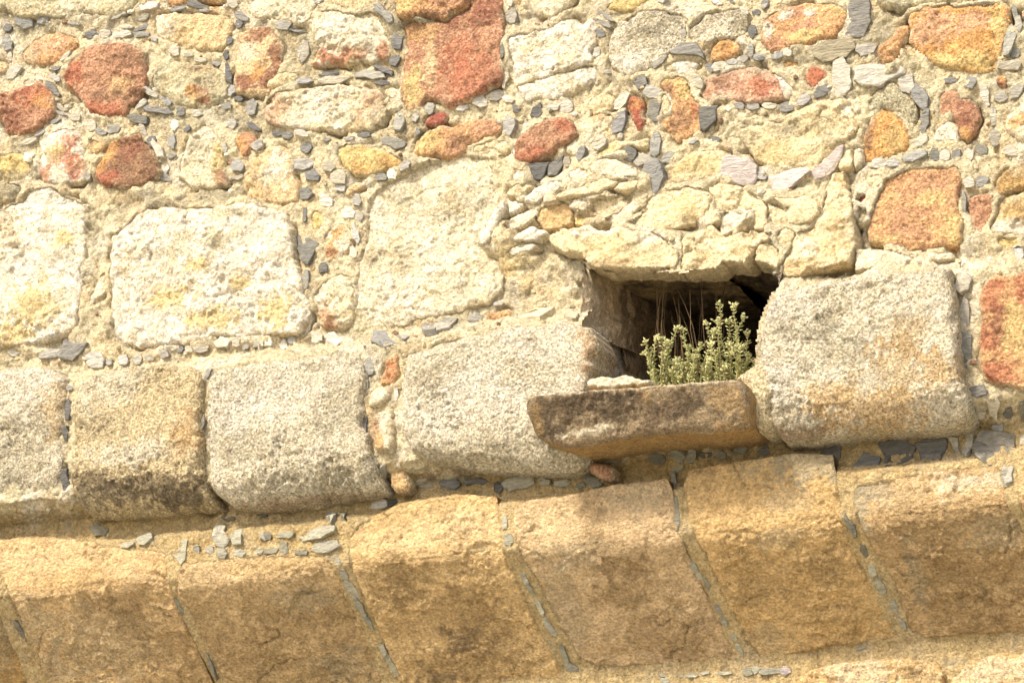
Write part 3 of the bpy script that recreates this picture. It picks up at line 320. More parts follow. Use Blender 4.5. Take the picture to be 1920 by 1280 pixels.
('l',[(-57,-52),(-49,-57),(-29,-56),(-22,-49),(-29,-44),(-53,-45)]),
('n',[(-750,-23),(-749,-10),(-766,-6),(-776,-17),(-775,-28),(-760,-33)]),
('l',[(-796,12),(-813,-13),(-811,-22),(-795,-29),(-788,-25),(-784,-11),(-784,20)]),
('l',[(-833,6),(-854,-9),(-855,-29),(-837,-30),(-828,-16)]),
('n',[(-873,-27),(-864,-14),(-866,-1),(-885,-1),(-895,-6),(-892,-26)]),
('n',[(-750,-365),(-721,-381),(-672,-335),(-702,-271),(-723,-284),(-739,-325)]),
('n',[(6,-1023),(21,-1036),(38,-1031),(42,-1001),(25,-993),(8,-1000)]),
('n',[(320,-979),(347,-966),(374,-936),(363,-937),(323,-967)]),
('n',[(364,-917),(358,-913),(335,-926),(308,-952),(311,-957),(340,-941)]),
('n',[(319,-910),(335,-913),(342,-902),(344,-890),(336,-886),(321,-888),(316,-901)]),
('n',[(322,-848),(322,-830),(309,-821),(301,-834),(304,-857),(316,-858)]),
('l',[(553,-978),(542,-966),(531,-970),(518,-981),(525,-993),(551,-986)]),
('n',[(531,-765),(506,-751),(497,-760),(502,-772),(539,-788),(545,-784)]),
('n',[(423,-728),(450,-744),(469,-735),(474,-708),(446,-699)]),
('n',[(483,-658),(464,-676),(476,-700),(496,-695),(516,-679),(504,-653)]),
('n',[(485,-645),(499,-643),(514,-629),(502,-583),(489,-583),(473,-605)]),
('n',[(361,-647),(363,-667),(383,-689),(403,-695),(411,-683),(399,-659),(378,-643)]),
('n',[(291,-526),(295,-539),(310,-558),(327,-555),(335,-536),(327,-521),(307,-509)]),
('n',[(271,-516),(269,-495),(256,-475),(248,-477),(243,-488),(249,-512),(260,-520)]),
('n',[(427,-476),(408,-461),(385,-471),(382,-497),(405,-510),(428,-493)]),
('n',[(434,-476),(473,-473),(478,-453),(435,-441),(422,-457)]),
('n',[(476,-479),(478,-518),(486,-543),(501,-543),(510,-515),(504,-474),(491,-468)]),
('n',[(635,-709),(650,-704),(660,-679),(652,-661),(631,-671),(620,-698)]),
('d',[(832,-841),(837,-815),(822,-800),(810,-824),(817,-843)]),
('n',[(820,-789),(823,-780),(821,-749),(816,-740),(809,-752),(809,-767),(813,-791)]),
('n',[(836,-724),(824,-730),(827,-743),(838,-748),(849,-746),(859,-733),(855,-725)]),
('n',[(793,-749),(806,-741),(805,-732),(792,-724),(778,-731),(782,-745)]),
('n',[(754,-724),(740,-729),(736,-737),(753,-742),(762,-742),(772,-734),(768,-725)]),
('n',[(729,-719),(708,-714),(697,-714),(688,-727),(698,-740),(718,-743),(732,-738)]),
('n',[(666,-740),(678,-746),(694,-739),(695,-721),(684,-714),(666,-726)]),
('n',[(776,-596),(785,-585),(780,-575),(758,-581),(755,-594)]),
('n',[(807,-569),(794,-576),(794,-589),(806,-595),(826,-590),(832,-573),(824,-569)]),
('n',[(839,-579),(845,-587),(862,-584),(863,-567),(851,-566)]),
('l',[(738,-591),(746,-581),(737,-573),(725,-581),(728,-592)]),
('d',[(696,-482),(674,-487),(665,-497),(668,-502),(694,-497),(703,-489)]),
('n',[(629,-496),(635,-490),(622,-482),(606,-484),(610,-493)]),
('n',[(517,-442),(511,-454),(531,-475),(550,-470),(555,-458),(544,-442)]),
('n',[(101,-645),(84,-662),(92,-683),(117,-693),(122,-664)]),
('n',[(179,-682),(174,-668),(149,-666),(134,-680),(151,-693)]),
('n',[(223,-664),(207,-655),(182,-663),(174,-688),(198,-700),(221,-685)]),
('n',[(772,-908),(773,-921),(795,-913),(811,-894),(808,-887),(789,-893)]),
('d',[(847,-894),(848,-884),(832,-879),(824,-886),(824,-894),(838,-899)]),
('n',[(873,-909),(862,-896),(855,-900),(852,-917),(859,-932),(867,-933),(876,-920)]),
('m',[(705,-960),(728,-937),(727,-931),(715,-932),(695,-951),(690,-965)]),
('n',[(747,-940),(742,-951),(745,-953),(760,-945),(769,-932),(767,-928)]),
('n',[(604,-869),(611,-858),(610,-843),(601,-840),(594,-846),(594,-863)]),
('n',[(355,-767),(357,-759),(345,-759),(335,-763),(334,-769),(345,-772)]),
('n',[(354,-584),(370,-624),(398,-627),(400,-596),(387,-564),(358,-559)]),
('d',[(648,-594),(699,-591),(692,-550),(659,-522),(646,-529)]),
('l',[(563,-794),(597,-817),(639,-815),(656,-783),(660,-763),(628,-778),(582,-784)]),
('d',[(66,-492),(100,-496),(138,-491),(123,-459),(113,-444),(65,-444)]),
('d',[(143,-490),(186,-507),(185,-479),(166,-448),(139,-448)]),
('n',[(201,-468),(195,-484),(200,-493),(214,-493),(218,-476),(211,-465)]),
('m',[(718,-413),(741,-419),(795,-404),(812,-381),(810,-349),(800,-332),(765,-333),(729,-354),(712,-368)]),
('n',[(449,-337),(451,-392),(467,-432),(486,-444),(508,-435),(517,-411),(523,-382),(505,-352),(486,-336)]),
('n',[(1148,-878),(1184,-877),(1193,-842),(1188,-801),(1168,-758),(1141,-758),(1120,-771),(1131,-806)]),
('n',[(1073,-680),(1102,-685),(1122,-653),(1122,-607),(1100,-578),(1074,-578),(1067,-611)]),
('n',[(1144,-645),(1175,-654),(1227,-641),(1274,-633),(1281,-609),(1251,-600),(1215,-583),(1163,-591),(1142,-613)]),
('b',[(1011,-733),(1035,-752),(1083,-749),(1128,-746),(1135,-717),(1107,-693),(1071,-690),(1045,-690),(1019,-708)]),
('n',[(1195,-697),(1159,-689),(1145,-705),(1146,-719),(1183,-728),(1204,-717)]),
('n',[(1309,-601),(1313,-563),(1297,-548),(1277,-556),(1269,-592),(1289,-605)]),
('n',[(1334,-486),(1312,-518),(1303,-558),(1318,-569),(1342,-546),(1353,-520),(1347,-489)]),
('n',[(1349,-442),(1335,-415),(1327,-415),(1317,-432),(1327,-464),(1341,-483),(1354,-476)]),
('l',[(1322,-403),(1340,-403),(1339,-386),(1323,-374),(1305,-371),(1302,-389)]),
('n',[(1408,-570),(1428,-574),(1443,-571),(1448,-558),(1425,-556),(1410,-559)]),
('n',[(1496,-560),(1499,-542),(1487,-528),(1465,-537),(1462,-554),(1475,-569)]),
('n',[(1522,-470),(1512,-494),(1510,-527),(1517,-538),(1530,-528),(1533,-510),(1532,-473)]),
('n',[(1566,-508),(1579,-507),(1587,-487),(1575,-479),(1563,-475),(1549,-487),(1551,-499)]),
('n',[(1619,-484),(1598,-482),(1598,-508),(1621,-521),(1636,-511)]),
('n',[(1533,-444),(1540,-468),(1550,-455),(1546,-409),(1536,-407)]),
('n',[(1541,-389),(1557,-374),(1555,-347),(1537,-337),(1526,-369)]),
('n',[(1566,-326),(1591,-329),(1606,-317),(1600,-299),(1568,-310)]),
('n',[(1492,-354),(1515,-342),(1514,-324),(1495,-317),(1477,-338)]),
('n',[(1464,-342),(1476,-333),(1472,-313),(1465,-307),(1448,-315),(1446,-332),(1457,-344)]),
('n',[(1424,-314),(1413,-322),(1415,-340),(1428,-346),(1437,-341),(1438,-324)]),
('n',[(1406,-337),(1403,-314),(1393,-312),(1379,-317),(1378,-337),(1394,-346)]),
('n',[(1350,-320),(1347,-339),(1359,-353),(1369,-351),(1378,-329),(1372,-316)]),
('n',[(1333,-352),(1336,-337),(1298,-319),(1277,-323),(1270,-337),(1296,-350)]),
('l',[(1205,-343),(1223,-324),(1203,-316),(1170,-325),(1178,-343)]),
('l',[(1248,-335),(1257,-322),(1250,-314),(1230,-313),(1218,-323),(1226,-333)]),
('n',[(1603,-696),(1615,-709),(1627,-696),(1619,-651),(1603,-617),(1589,-621),(1591,-646)]),
('n',[(1605,-624),(1607,-632),(1624,-637),(1632,-632),(1632,-617),(1626,-607),(1609,-609)]),
('n',[(1645,-732),(1649,-702),(1640,-683),(1626,-696),(1630,-729)]),
('n',[(1636,-742),(1634,-720),(1628,-720),(1622,-753),(1624,-774),(1634,-766)]),
('n',[(1593,-570),(1571,-579),(1579,-598),(1618,-597),(1634,-586),(1623,-568)]),
('n',[(973,-558),(955,-561),(950,-579),(959,-591),(989,-591),(994,-575)]),
('n',[(937,-551),(911,-546),(900,-550),(894,-566),(914,-576),(934,-573),(937,-560)]),
('n',[(885,-563),(874,-560),(849,-568),(850,-579),(869,-582),(886,-575)]),
('n',[(1005,-588),(1019,-607),(1046,-611),(1056,-595),(1036,-579),(1012,-576)]),
('n',[(885,-719),(883,-730),(901,-740),(916,-736),(916,-722),(898,-716)]),
('n',[(945,-735),(945,-724),(936,-718),(920,-725),(921,-736),(931,-741)]),
('n',[(834,-746),(852,-744),(860,-733),(853,-723),(843,-723),(831,-734)]),
('n',[(877,-926),(875,-905),(869,-898),(857,-901),(856,-919),(870,-931)]),
('m',[(986,-337),(1023,-363),(1064,-398),(1082,-400),(1071,-365),(1034,-325),(998,-319)]),
('m',[(847,-307),(858,-342),(903,-349),(960,-350),(977,-338),(945,-316),(891,-291)]),
('l',[(839,-337),(814,-345),(806,-363),(824,-372),(838,-367),(846,-346)]),
('n',[(1470,-223),(1455,-220),(1446,-222),(1443,-238),(1446,-251),(1463,-253),(1472,-238)]),
('n',[(1476,-237),(1486,-254),(1512,-244),(1513,-235),(1501,-217),(1481,-223)]),
('l',[(1435,-149),(1431,-173),(1436,-207),(1441,-208),(1446,-184),(1442,-150)]),
('n',[(1580,48),(1575,-9),(1585,-16),(1597,-9),(1599,1),(1601,90),(1588,69)]),
('n',[(1424,269),(1440,236),(1452,251),(1447,312),(1431,311)]),
('n',[(1418,200),(1413,-9),(1443,73),(1465,177),(1454,205),(1433,215)]),
('n',[(1410,417),(1424,335),(1451,351),(1445,429),(1425,429)]),
('n',[(1474,527),(1495,517),(1515,545),(1495,607),(1480,581)]),
('n',[(1348,669),(1377,677),(1385,739),(1363,705)]),
('n',[(1388,727),(1398,666),(1423,656),(1416,702),(1405,762)]),
('n',[(1423,715),(1450,676),(1536,685),(1529,757),(1508,802),(1468,806),(1435,777)]),
('d',[(1255,677),(1287,667),(1337,660),(1341,694),(1325,745),(1274,730)]),
('d',[(1150,670),(1163,646),(1221,660),(1249,685),(1235,713),(1161,745)]),
('d',[(1069,743),(1103,691),(1144,708),(1143,740)]),
('n',[(1480,520),(1455,525),(1437,514),(1435,500),(1455,494),(1475,493),(1483,510)]),
('n',[(1462,598),(1451,605),(1438,595),(1439,573),(1450,551),(1468,558),(1470,577)]),
('d',[(1533,623),(1520,620),(1515,599),(1527,578),(1539,581),(1539,608)]),
('l',[(1495,643),(1507,650),(1505,664),(1492,668),(1477,658),(1478,645)]),
('d',[(1434,623),(1425,650),(1424,603),(1431,551),(1442,547)]),
('d',[(972,680),(991,649),(1031,663),(1028,694),(989,703)]),
('n',[(1501,839),(1512,809),(1537,824),(1531,860),(1514,865)]),
('l',[(1563,712),(1553,710),(1552,690),(1563,680),(1567,692)]),
('n',[(1564,582),(1569,564),(1580,562),(1577,593),(1565,629),(1561,627)]),
('n',[(783,651),(792,640),(812,637),(820,648),(816,660),(791,663)]),
('l',[(-1626,-63),(-1606,-117),(-1561,-100),(-1526,-98),(-1549,-68),(-1576,-47)]),
('l',[(-1663,-66),(-1704,-68),(-1704,-78),(-1681,-92),(-1634,-92),(-1625,-75)]),
('l',[(-1467,-10),(-1498,-13),(-1522,-24),(-1525,-54),(-1506,-63),(-1474,-57),(-1460,-34)]),
('l',[(-1457,-25),(-1455,-36),(-1445,-37),(-1434,-35),(-1430,-20),(-1438,-14),(-1448,-15)]),
('l',[(-1370,-27),(-1372,-11),(-1387,-10),(-1402,-14),(-1406,-32),(-1397,-40),(-1375,-38)]),
('l',[(-1348,-15),(-1349,-32),(-1333,-37),(-1321,-33),(-1317,-22),(-1326,-6),(-1341,-6)]),
('n',[(-1270,-19),(-1274,-11),(-1289,-10),(-1304,-21),(-1298,-31),(-1288,-32),(-1270,-24)]),
('l',[(-1241,-38),(-1231,-41),(-1215,-29),(-1213,-17),(-1234,-11),(-1245,-21)]),
('d',[(-1192,-36),(-1190,-51),(-1169,-50),(-1160,-38),(-1166,-27),(-1182,-27)]),
('l',[(-1145,-30),(-1141,-39),(-1130,-38),(-1116,-29),(-1119,-21),(-1127,-19),(-1142,-22)]),
('l',[(-1092,-12),(-1112,-26),(-1099,-38),(-1077,-39),(-1062,-31),(-1065,-17)]),
('l',[(-994,-21),(-1028,-24),(-1040,-42),(-1016,-57),(-983,-43)]),
('n',[(-969,-47),(-955,-48),(-941,-39),(-944,-19),(-955,-16),(-969,-21),(-970,-34)]),
('n',[(-922,-25),(-913,-13),(-918,-4),(-929,-5),(-936,-11),(-934,-24)]),
('l',[(-887,-23),(-864,-23),(-858,-6),(-871,19),(-897,-12)]),
('l',[(-1809,-89),(-1822,-91),(-1837,-104),(-1829,-110),(-1807,-108),(-1796,-98)]),
('d',[(-1529,227),(-1518,204),(-1506,225),(-1511,272),(-1525,271)]),
('d',[(-1532,319),(-1530,298),(-1516,297),(-1511,317),(-1517,342),(-1525,340)]),
('d',[(-1530,503),(-1536,471),(-1530,444),(-1514,443),(-1508,484),(-1519,509)]),
('n',[(-996,191),(-1011,202),(-1010,191),(-994,166),(-982,167)]),
('n',[(-1014,359),(-1018,332),(-1017,309),(-1008,310),(-1005,341)]),
('d',[(-1005,423),(-1008,443),(-1017,436),(-1017,406),(-1009,393)]),
('l',[(-1524,162),(-1513,157),(-1499,166),(-1502,175),(-1519,174)]),
('l',[(-414,223),(-417,242),(-430,246),(-440,218),(-433,192),(-421,195)]),
('n',[(-446,289),(-447,281),(-445,264),(-439,261),(-433,265),(-432,283),(-437,292)]),
('l',[(-336,342),(-344,332),(-342,303),(-331,303),(-328,325)]),
('n',[(-444,444),(-451,401),(-450,354),(-438,384),(-437,437)]),
('n',[(-416,580),(-401,543),(-389,536),(-383,539),(-391,571),(-405,600),(-417,602)]),
('n',[(-411,560),(-424,569),(-431,558),(-431,536),(-429,514),(-414,514),(-405,531)]),
('n',[(-299,654),(-323,638),(-302,618),(-276,621),(-257,642),(-269,659)]),
('d',[(-210,666),(-230,662),(-237,643),(-222,635),(-190,636),(-171,654),(-176,668)]),
('d',[(-130,642),(-97,642),(-76,658),(-96,666),(-142,664),(-146,652)]),
('d',[(-27,671),(-28,688),(-37,698),(-54,687),(-54,667),(-45,660)]),
('n',[(38,689),(-1,696),(-12,682),(-1,661),(30,662)]),
('l',[(-439,713),(-466,706),(-463,690),(-430,684),(-412,690),(-412,707)]),
('d',[(-401,708),(-415,701),(-407,686),(-386,683),(-380,694)]),
('k',[(310,598),(327,615),(315,625),(289,616),(259,600),(263,585)]),
('kd',[(355,625),(355,631),(336,630),(315,622),(320,615),(340,618)]),
('kd',[(455,617),(490,622),(494,646),(489,657),(452,655),(438,634)]),
('k',[(544,609),(558,636),(548,657),(525,655),(505,632),(525,608)]),
('k',[(563,638),(578,616),(594,625),(590,651),(577,663),(565,659)]),
('kd',[(605,634),(637,638),(638,649),(615,654),(599,644)]),
('k',[(653,643),(661,637),(673,636),(684,646),(685,660),(665,662),(653,657)]),
('k',[(730,606),(751,626),(745,651),(711,651),(712,620)]),
('k',[(544,684),(526,686),(515,676),(520,660),(536,662),(550,676)]),
('k',[(520,750),(513,696),(521,692),(527,702),(538,755),(533,775)]),
('k',[(-27,669),(17,653),(68,660),(74,679),(42,692),(-13,689)]),
('k',[(86,683),(78,672),(89,663),(106,666),(126,672),(122,685),(105,686)]),
('k',[(148,682),(180,678),(196,686),(184,697),(164,699),(144,694)]),
('k',[(238,692),(241,706),(229,709),(213,703),(212,692),(227,689)]),
('k',[(285,716),(267,710),(244,691),(242,674),(255,673),(277,684),(294,701)]),
('t',[(150,31),(120,81),(30,29),(30,-13),(88,-13)]),
('t',[(230,130),(189,41),(192,-3),(211,8),(251,91),(257,142)]),
('kd',[(-1422,707),(-1456,704),(-1476,679),(-1452,664),(-1414,686)]),
('k',[(-969,740),(-937,806),(-952,831),(-979,823),(-988,797),(-1003,725)]),
('k',[(-889,825),(-918,826),(-927,794),(-944,725),(-894,775)]),
('k',[(-1119,814),(-1095,801),(-1082,805),(-1088,858),(-1102,873),(-1125,846)]),
('k',[(-1016,834),(-1002,824),(-990,829),(-987,845),(-998,850),(-1015,842)]),
('k',[(-937,857),(-945,870),(-966,867),(-976,855),(-970,840),(-946,840)]),
('k',[(-887,872),(-917,863),(-914,848),(-889,846),(-874,860)]),
('k',[(-1282,782),(-1276,796),(-1296,805),(-1319,803),(-1322,793),(-1329,770),(-1306,761)]),
('k',[(-1242,735),(-1216,781),(-1237,800),(-1257,796),(-1288,754),(-1276,730)]),
('k',[(-1037,845),(-1050,846),(-1058,832),(-1053,820),(-1038,822)]),
('k',[(-823,797),(-807,795),(-798,812),(-806,823),(-825,813)]),
('kd',[(-963,678),(-951,687),(-957,697),(-985,695),(-997,686),(-991,678)]),
('k',[(-1146,1037),(-1149,1001),(-1143,989),(-1134,1004),(-1130,1038),(-1139,1049)]),
('kd',[(-1106,1194),(-1103,1184),(-1095,1213),(-1089,1247),(-1088,1291),(-1093,1281),(-1101,1242)]),
('kd',[(-1735,1038),(-1732,1066),(-1735,1109),(-1743,1104),(-1749,1069),(-1750,1030),(-1746,1023)]),
('k',[(-622,709),(-610,703),(-593,706),(-570,765),(-572,792),(-602,759)]),
('k',[(-562,713),(-546,731),(-530,785),(-549,767),(-570,719)]),
('kd',[(-815,808),(-812,797),(-794,799),(-786,807),(-789,821),(-802,822),(-809,821)]),
('k',[(-774,809),(-742,801),(-708,810),(-724,824),(-766,820)]),
('k',[(-670,807),(-607,800),(-565,804),(-567,820),(-606,835),(-670,838),(-683,824)]),
('k',[(-742,879),(-756,854),(-748,833),(-730,839),(-726,867)]),
('k',[(-806,864),(-804,854),(-777,851),(-760,856),(-767,867),(-784,868)]),
('k',[(-687,880),(-700,876),(-700,867),(-686,864),(-664,867),(-655,874),(-661,882)]),
('k',[(-631,851),(-592,847),(-558,850),(-546,868),(-584,881),(-616,881),(-643,871)]),
('k',[(-816,851),(-812,858),(-819,867),(-832,865),(-836,857),(-830,848)]),
('kd',[(-865,698),(-875,686),(-869,678),(-854,677),(-837,686),(-836,695),(-856,699)]),
('kd',[(-687,677),(-651,683),(-691,689),(-732,685),(-731,679)]),
('k',[(-553,901),(-544,915),(-547,931),(-556,929),(-565,910),(-561,898)]),
('k',[(-535,944),(-529,966),(-535,982),(-552,973),(-556,954),(-546,937)]),
('k',[(-529,1049),(-540,1025),(-548,992),(-540,980),(-522,996),(-516,1016),(-514,1046)]),
('k',[(-535,1074),(-532,1044),(-524,1040),(-510,1070),(-506,1104),(-519,1108)]),
('k',[(-518,1123),(-519,1101),(-511,1093),(-499,1133),(-500,1162),(-505,1164)]),
('k',[(-501,1221),(-494,1213),(-484,1220),(-479,1244),(-487,1255),(-496,1249)]),
('k',[(-480,1239),(-473,1278),(-477,1286),(-487,1284),(-495,1248),(-487,1236)]),
('k',[(-462,1300),(-464,1332),(-477,1334),(-486,1299),(-481,1272),(-472,1269)]),
('k',[(-447,1337),(-442,1364),(-453,1375),(-468,1367),(-473,1350),(-461,1330)]),
('k',[(-5,834),(2,819),(11,834),(10,859),(-1,861)]),
('k',[(20,915),(4,908),(5,881),(15,877),(29,886),(28,906)]),
('k',[(30,1032),(30,1007),(39,1002),(45,1013),(49,1036),(47,1052),(36,1049)]),
('k',[(44,1046),(54,1059),(57,1085),(53,1091),(40,1075),(36,1053)]),
('k',[(55,1094),(67,1114),(73,1143),(67,1156),(59,1147),(52,1121),(48,1099)]),
('k',[(74,1180),(63,1184),(60,1169),(65,1156),(73,1163)]),
('k',[(81,1193),(93,1225),(86,1232),(76,1228),(65,1201),(62,1184),(69,1179)]),
('k',[(87,1277),(93,1252),(103,1277),(109,1330),(94,1323)]),
('k',[(95,1337),(107,1328),(129,1349),(133,1375),(113,1385),(96,1366)]),
('k',[(151,1391),(132,1377),(136,1362),(150,1359),(169,1369),(167,1383)]),
('k',[(527,717),(532,759),(522,741),(515,691),(522,685),(526,688)]),
('k',[(556,886),(545,912),(538,884),(539,818),(549,817)]),
('k',[(557,1035),(553,1011),(563,1006),(577,1028),(580,1054),(567,1051)]),
('k',[(590,1084),(585,1089),(576,1083),(572,1069),(574,1057),(583,1056),(588,1068)]),
('k',[(597,1081),(603,1094),(603,1122),(597,1124),(592,1111),(591,1089)]),
('k',[(603,1187),(605,1171),(616,1175),(620,1190),(619,1206),(609,1201)]),
('k',[(620,1251),(611,1226),(612,1214),(625,1219),(628,1234),(626,1251)]),
('k',[(642,1299),(631,1295),(625,1279),(634,1269),(642,1275),(647,1294)]),
('k',[(651,1315),(658,1338),(653,1347),(644,1334),(638,1314),(643,1307)]),
('k',[(656,1375),(680,1373),(702,1410),(689,1426),(664,1407)]),
('k',[(246,1363),(266,1370),(249,1382),(227,1382),(209,1376),(225,1363)]),
('k',[(308,1368),(328,1374),(328,1385),(301,1390),(278,1380),(283,1371)]),
('k',[(349,1402),(336,1383),(353,1376),(373,1383),(371,1404)]),
('k',[(413,1401),(407,1414),(397,1413),(383,1400),(385,1382),(405,1385)]),
('k',[(437,1416),(423,1399),(438,1386),(459,1397),(461,1417)]),
('k',[(473,1416),(469,1398),(489,1396),(502,1399),(509,1417),(502,1422),(480,1421)]),
('k',[(517,1413),(514,1404),(520,1392),(539,1398),(546,1409),(545,1417),(529,1419)]),
('k',[(569,1411),(602,1409),(616,1420),(592,1423),(566,1420)]),
('k',[(653,1422),(658,1412),(678,1414),(682,1427),(667,1432)]),
('k',[(25,1370),(23,1380),(-5,1389),(-31,1376),(-8,1364)]),
('k',[(62,1374),(72,1382),(61,1395),(41,1392),(29,1378),(45,1372)]),
('k',[(395,1432),(393,1424),(399,1420),(414,1421),(420,1431),(413,1435)]),
('kd',[(1065,981),(1051,941),(1048,914),(1053,914),(1070,942),(1073,957),(1071,983)]),
('kd',[(1092,1052),(1081,1057),(1073,1034),(1079,1014),(1089,1021)]),
('k',[(1085,1107),(1086,1087),(1099,1079),(1103,1093),(1104,1115),(1091,1119)]),
('k',[(1113,1183),(1101,1174),(1093,1142),(1101,1128),(1112,1135),(1120,1152),(1118,1179)]),
('k',[(1132,1203),(1140,1208),(1144,1226),(1140,1245),(1128,1240),(1124,1220)]),
('k',[(1155,1276),(1157,1292),(1151,1305),(1140,1293),(1138,1270),(1143,1261)]),
('k',[(893,1372),(880,1382),(865,1376),(870,1363),(883,1363)]),
('k',[(946,1376),(921,1372),(920,1362),(947,1355),(964,1356),(976,1369),(970,1374)]),
('k',[(999,1371),(996,1366),(1001,1357),(1024,1352),(1039,1356),(1041,1367),(1024,1375)]),
('k',[(1098,1356),(1121,1367),(1116,1374),(1091,1377),(1066,1368),(1072,1356)]),
('k',[(1157,1360),(1174,1372),(1173,1377),(1154,1385),(1136,1382),(1127,1370),(1138,1361)]),
('k',[(1291,1366),(1283,1381),(1271,1381),(1264,1369),(1283,1360)]),
('k',[(1303,1363),(1326,1364),(1335,1376),(1318,1379),(1296,1371)]),
('k',[(1375,1395),(1346,1396),(1334,1380),(1362,1366),(1392,1368),(1396,1379)]),
('k',[(1427,1371),(1429,1380),(1418,1386),(1404,1385),(1395,1373),(1404,1369)]),
('k',[(1460,1384),(1443,1379),(1448,1367),(1472,1362),(1475,1375)]),
('k',[(837,1384),(827,1400),(813,1409),(805,1399),(802,1386),(818,1377),(834,1376)]),
('k',[(780,1420),(771,1428),(728,1431),(709,1429),(705,1421),(735,1414),(760,1413)]),
('m',[(797,1429),(781,1436),(768,1431),(769,1418),(777,1411),(796,1419)]),
('k',[(1534,861),(1511,875),(1499,857),(1510,828),(1532,835)]),
]
MORTAR_DABS=[(-1090,-1271,45,26,'or',0.8),(455,-644,38,19,'yl',0.8),(16,-195,58,56,'yl',0.5),(24,-110,58,46,'yl',0.5),(632,-200,41,18,'cw',0.8),(62,-82,119,51,'or2',0.3),(1158,602,228,23,'br',0.6),(-437,412,22,101,'br',0.5),(-23,611,236,20,'br',0.6),(361,529,69,22,'ob',0.5),(-1756,-1296,194,33,'gy',0.75),(-1897,-1321,72,49,'gy',0.75),(-921,-833,86,61,'gy',0.75),(-1851,-852,76,32,'gy',0.75),(-1071,-846,136,31,'gy',0.75),(-1336,-567,176,31,'gy',0.8),(-1119,-556,162,25,'gy',0.8),(-1526,-487,45,102,'gy',0.8),(1235,-770,79,60,'gy',0.8),(1144,-724,71,37,'gy',0.8),(943,-716,68,28,'gy',0.8),(-750,-1060,70,82,'gy',0.75),(-406,-1027,42,86,'gy',0.75),(-322,-689,46,59,'gy',0.75),(-670,-945,106,20,'gy',0.75),(304,-989,87,29,'gy',0.7),(-1480,659,476,55,'gy',0.75),(-801,803,424,68,'gy',0.75),(-193,650,440,34,'gy',0.75),(331,643,253,50,'gy',0.75),(415,702,260,101,'oc',0.4),(-800,838,278,51,'oc',0.4)]
OPENING=[(277,3866),(402,3843),(589,3808),(675,3827),(743,3839),(825,3808),(878,3758),(885,3699),(832,3606),(807,3443),(787,3348),(285,3402),(275,3537),(283,3638),(278,3759)]
PM=[(1.6, 6.0), (0.0, 5.98), (0.0, 3.755), (-0.135, 3.68), (-0.122, 3.305), (-0.025, 3.25), (-0.03, 3.175), (-0.094, 3.135), (-0.097, 3.003), (0.197, 2.652), (0.174, 2.625), (0.172, 0.0)]
PC=[(-0.1, 3.3), (-0.1, 3.0), (0.2, 2.643), (0.5, 2.286)]
K_LIT = 1.38                         # how bright sunlit white is in the picture: colour seen -> real albedo
def lin(c):
    c = np.array(c, float)/255.0
    return np.where(c <= .04045, c/12.92, ((c+.055)/1.055)**2.4)
def albedo(name): return np.clip(lin(PALETTE[name])/K_LIT, 0, .78)
ALB = {k: albedo(k) for k in PALETTE}
# ---------------------------------------------------------------- numpy noise
_perm = RNG.permutation(256).astype(np.int64); _perm = np.concatenate([_perm, _perm, _perm])
_grad = RNG.normal(size=(256, 3)); _grad /= np.linalg.norm(_grad, axis=1)[:, None]
def gnoise(p):
    i = np.floor(p).astype(np.int64); f = p-i; i &= 255
    w = f*f*f*(f*(f*6-15)+10); out = 0
    for dx in (0, 1):
        wx = w[:, 0] if dx else 1-w[:, 0]
        for dy in (0, 1):
            wy = w[:, 1] if dy else 1-w[:, 1]
            for dz in (0, 1):
                wz = w[:, 2] if dz else 1-w[:, 2]
                h = _perm[_perm[_perm[(i[:, 0]+dx) & 255]+((i[:, 1]+dy) & 255)]+((i[:, 2]+dz) & 255)]
                g = _grad[h]
                out = out + wx*wy*wz*(g[:, 0]*(f[:, 0]-dx)+g[:, 1]*(f[:, 1]-dy)+g[:, 2]*(f[:, 2]-dz))
    return out*1.6
def fbm(u, v, scale, octv=4, seed=0., gain=.5, stretch=1.0):
    p = np.stack([u*scale, v*scale*stretch, np.full_like(u, seed*7.31+.5)], 1); a = 1.; o = 0
    for k in range(octv):
        o = o+a*gnoise(p+k*17.7); a *= gain; p = p*2.03
    return o
def worley(u, v, scale, seed=0.):
    x = u*scale; y = v*scale; ix = np.floor(x).astype(np.int64); iy = np.floor(y).astype(np.int64); best = np.full(u.shape, 9.); val = np.zeros(u.shape)
    for a in (-1, 0, 1):
        for b in (-1, 0, 1):
            h = _perm[_perm[(ix+a) & 255]+((iy+b+int(seed*13)) & 255)]
            px = ix+a+_perm[h]/255.; py = iy+b+_perm[h+37]/255.
            dd = (px-x)**2+(py-y)**2; mk = dd < best; best = np.where(mk, dd, best); val = np.where(mk, _perm[h+71]/255., val)
    return np.sqrt(best), val
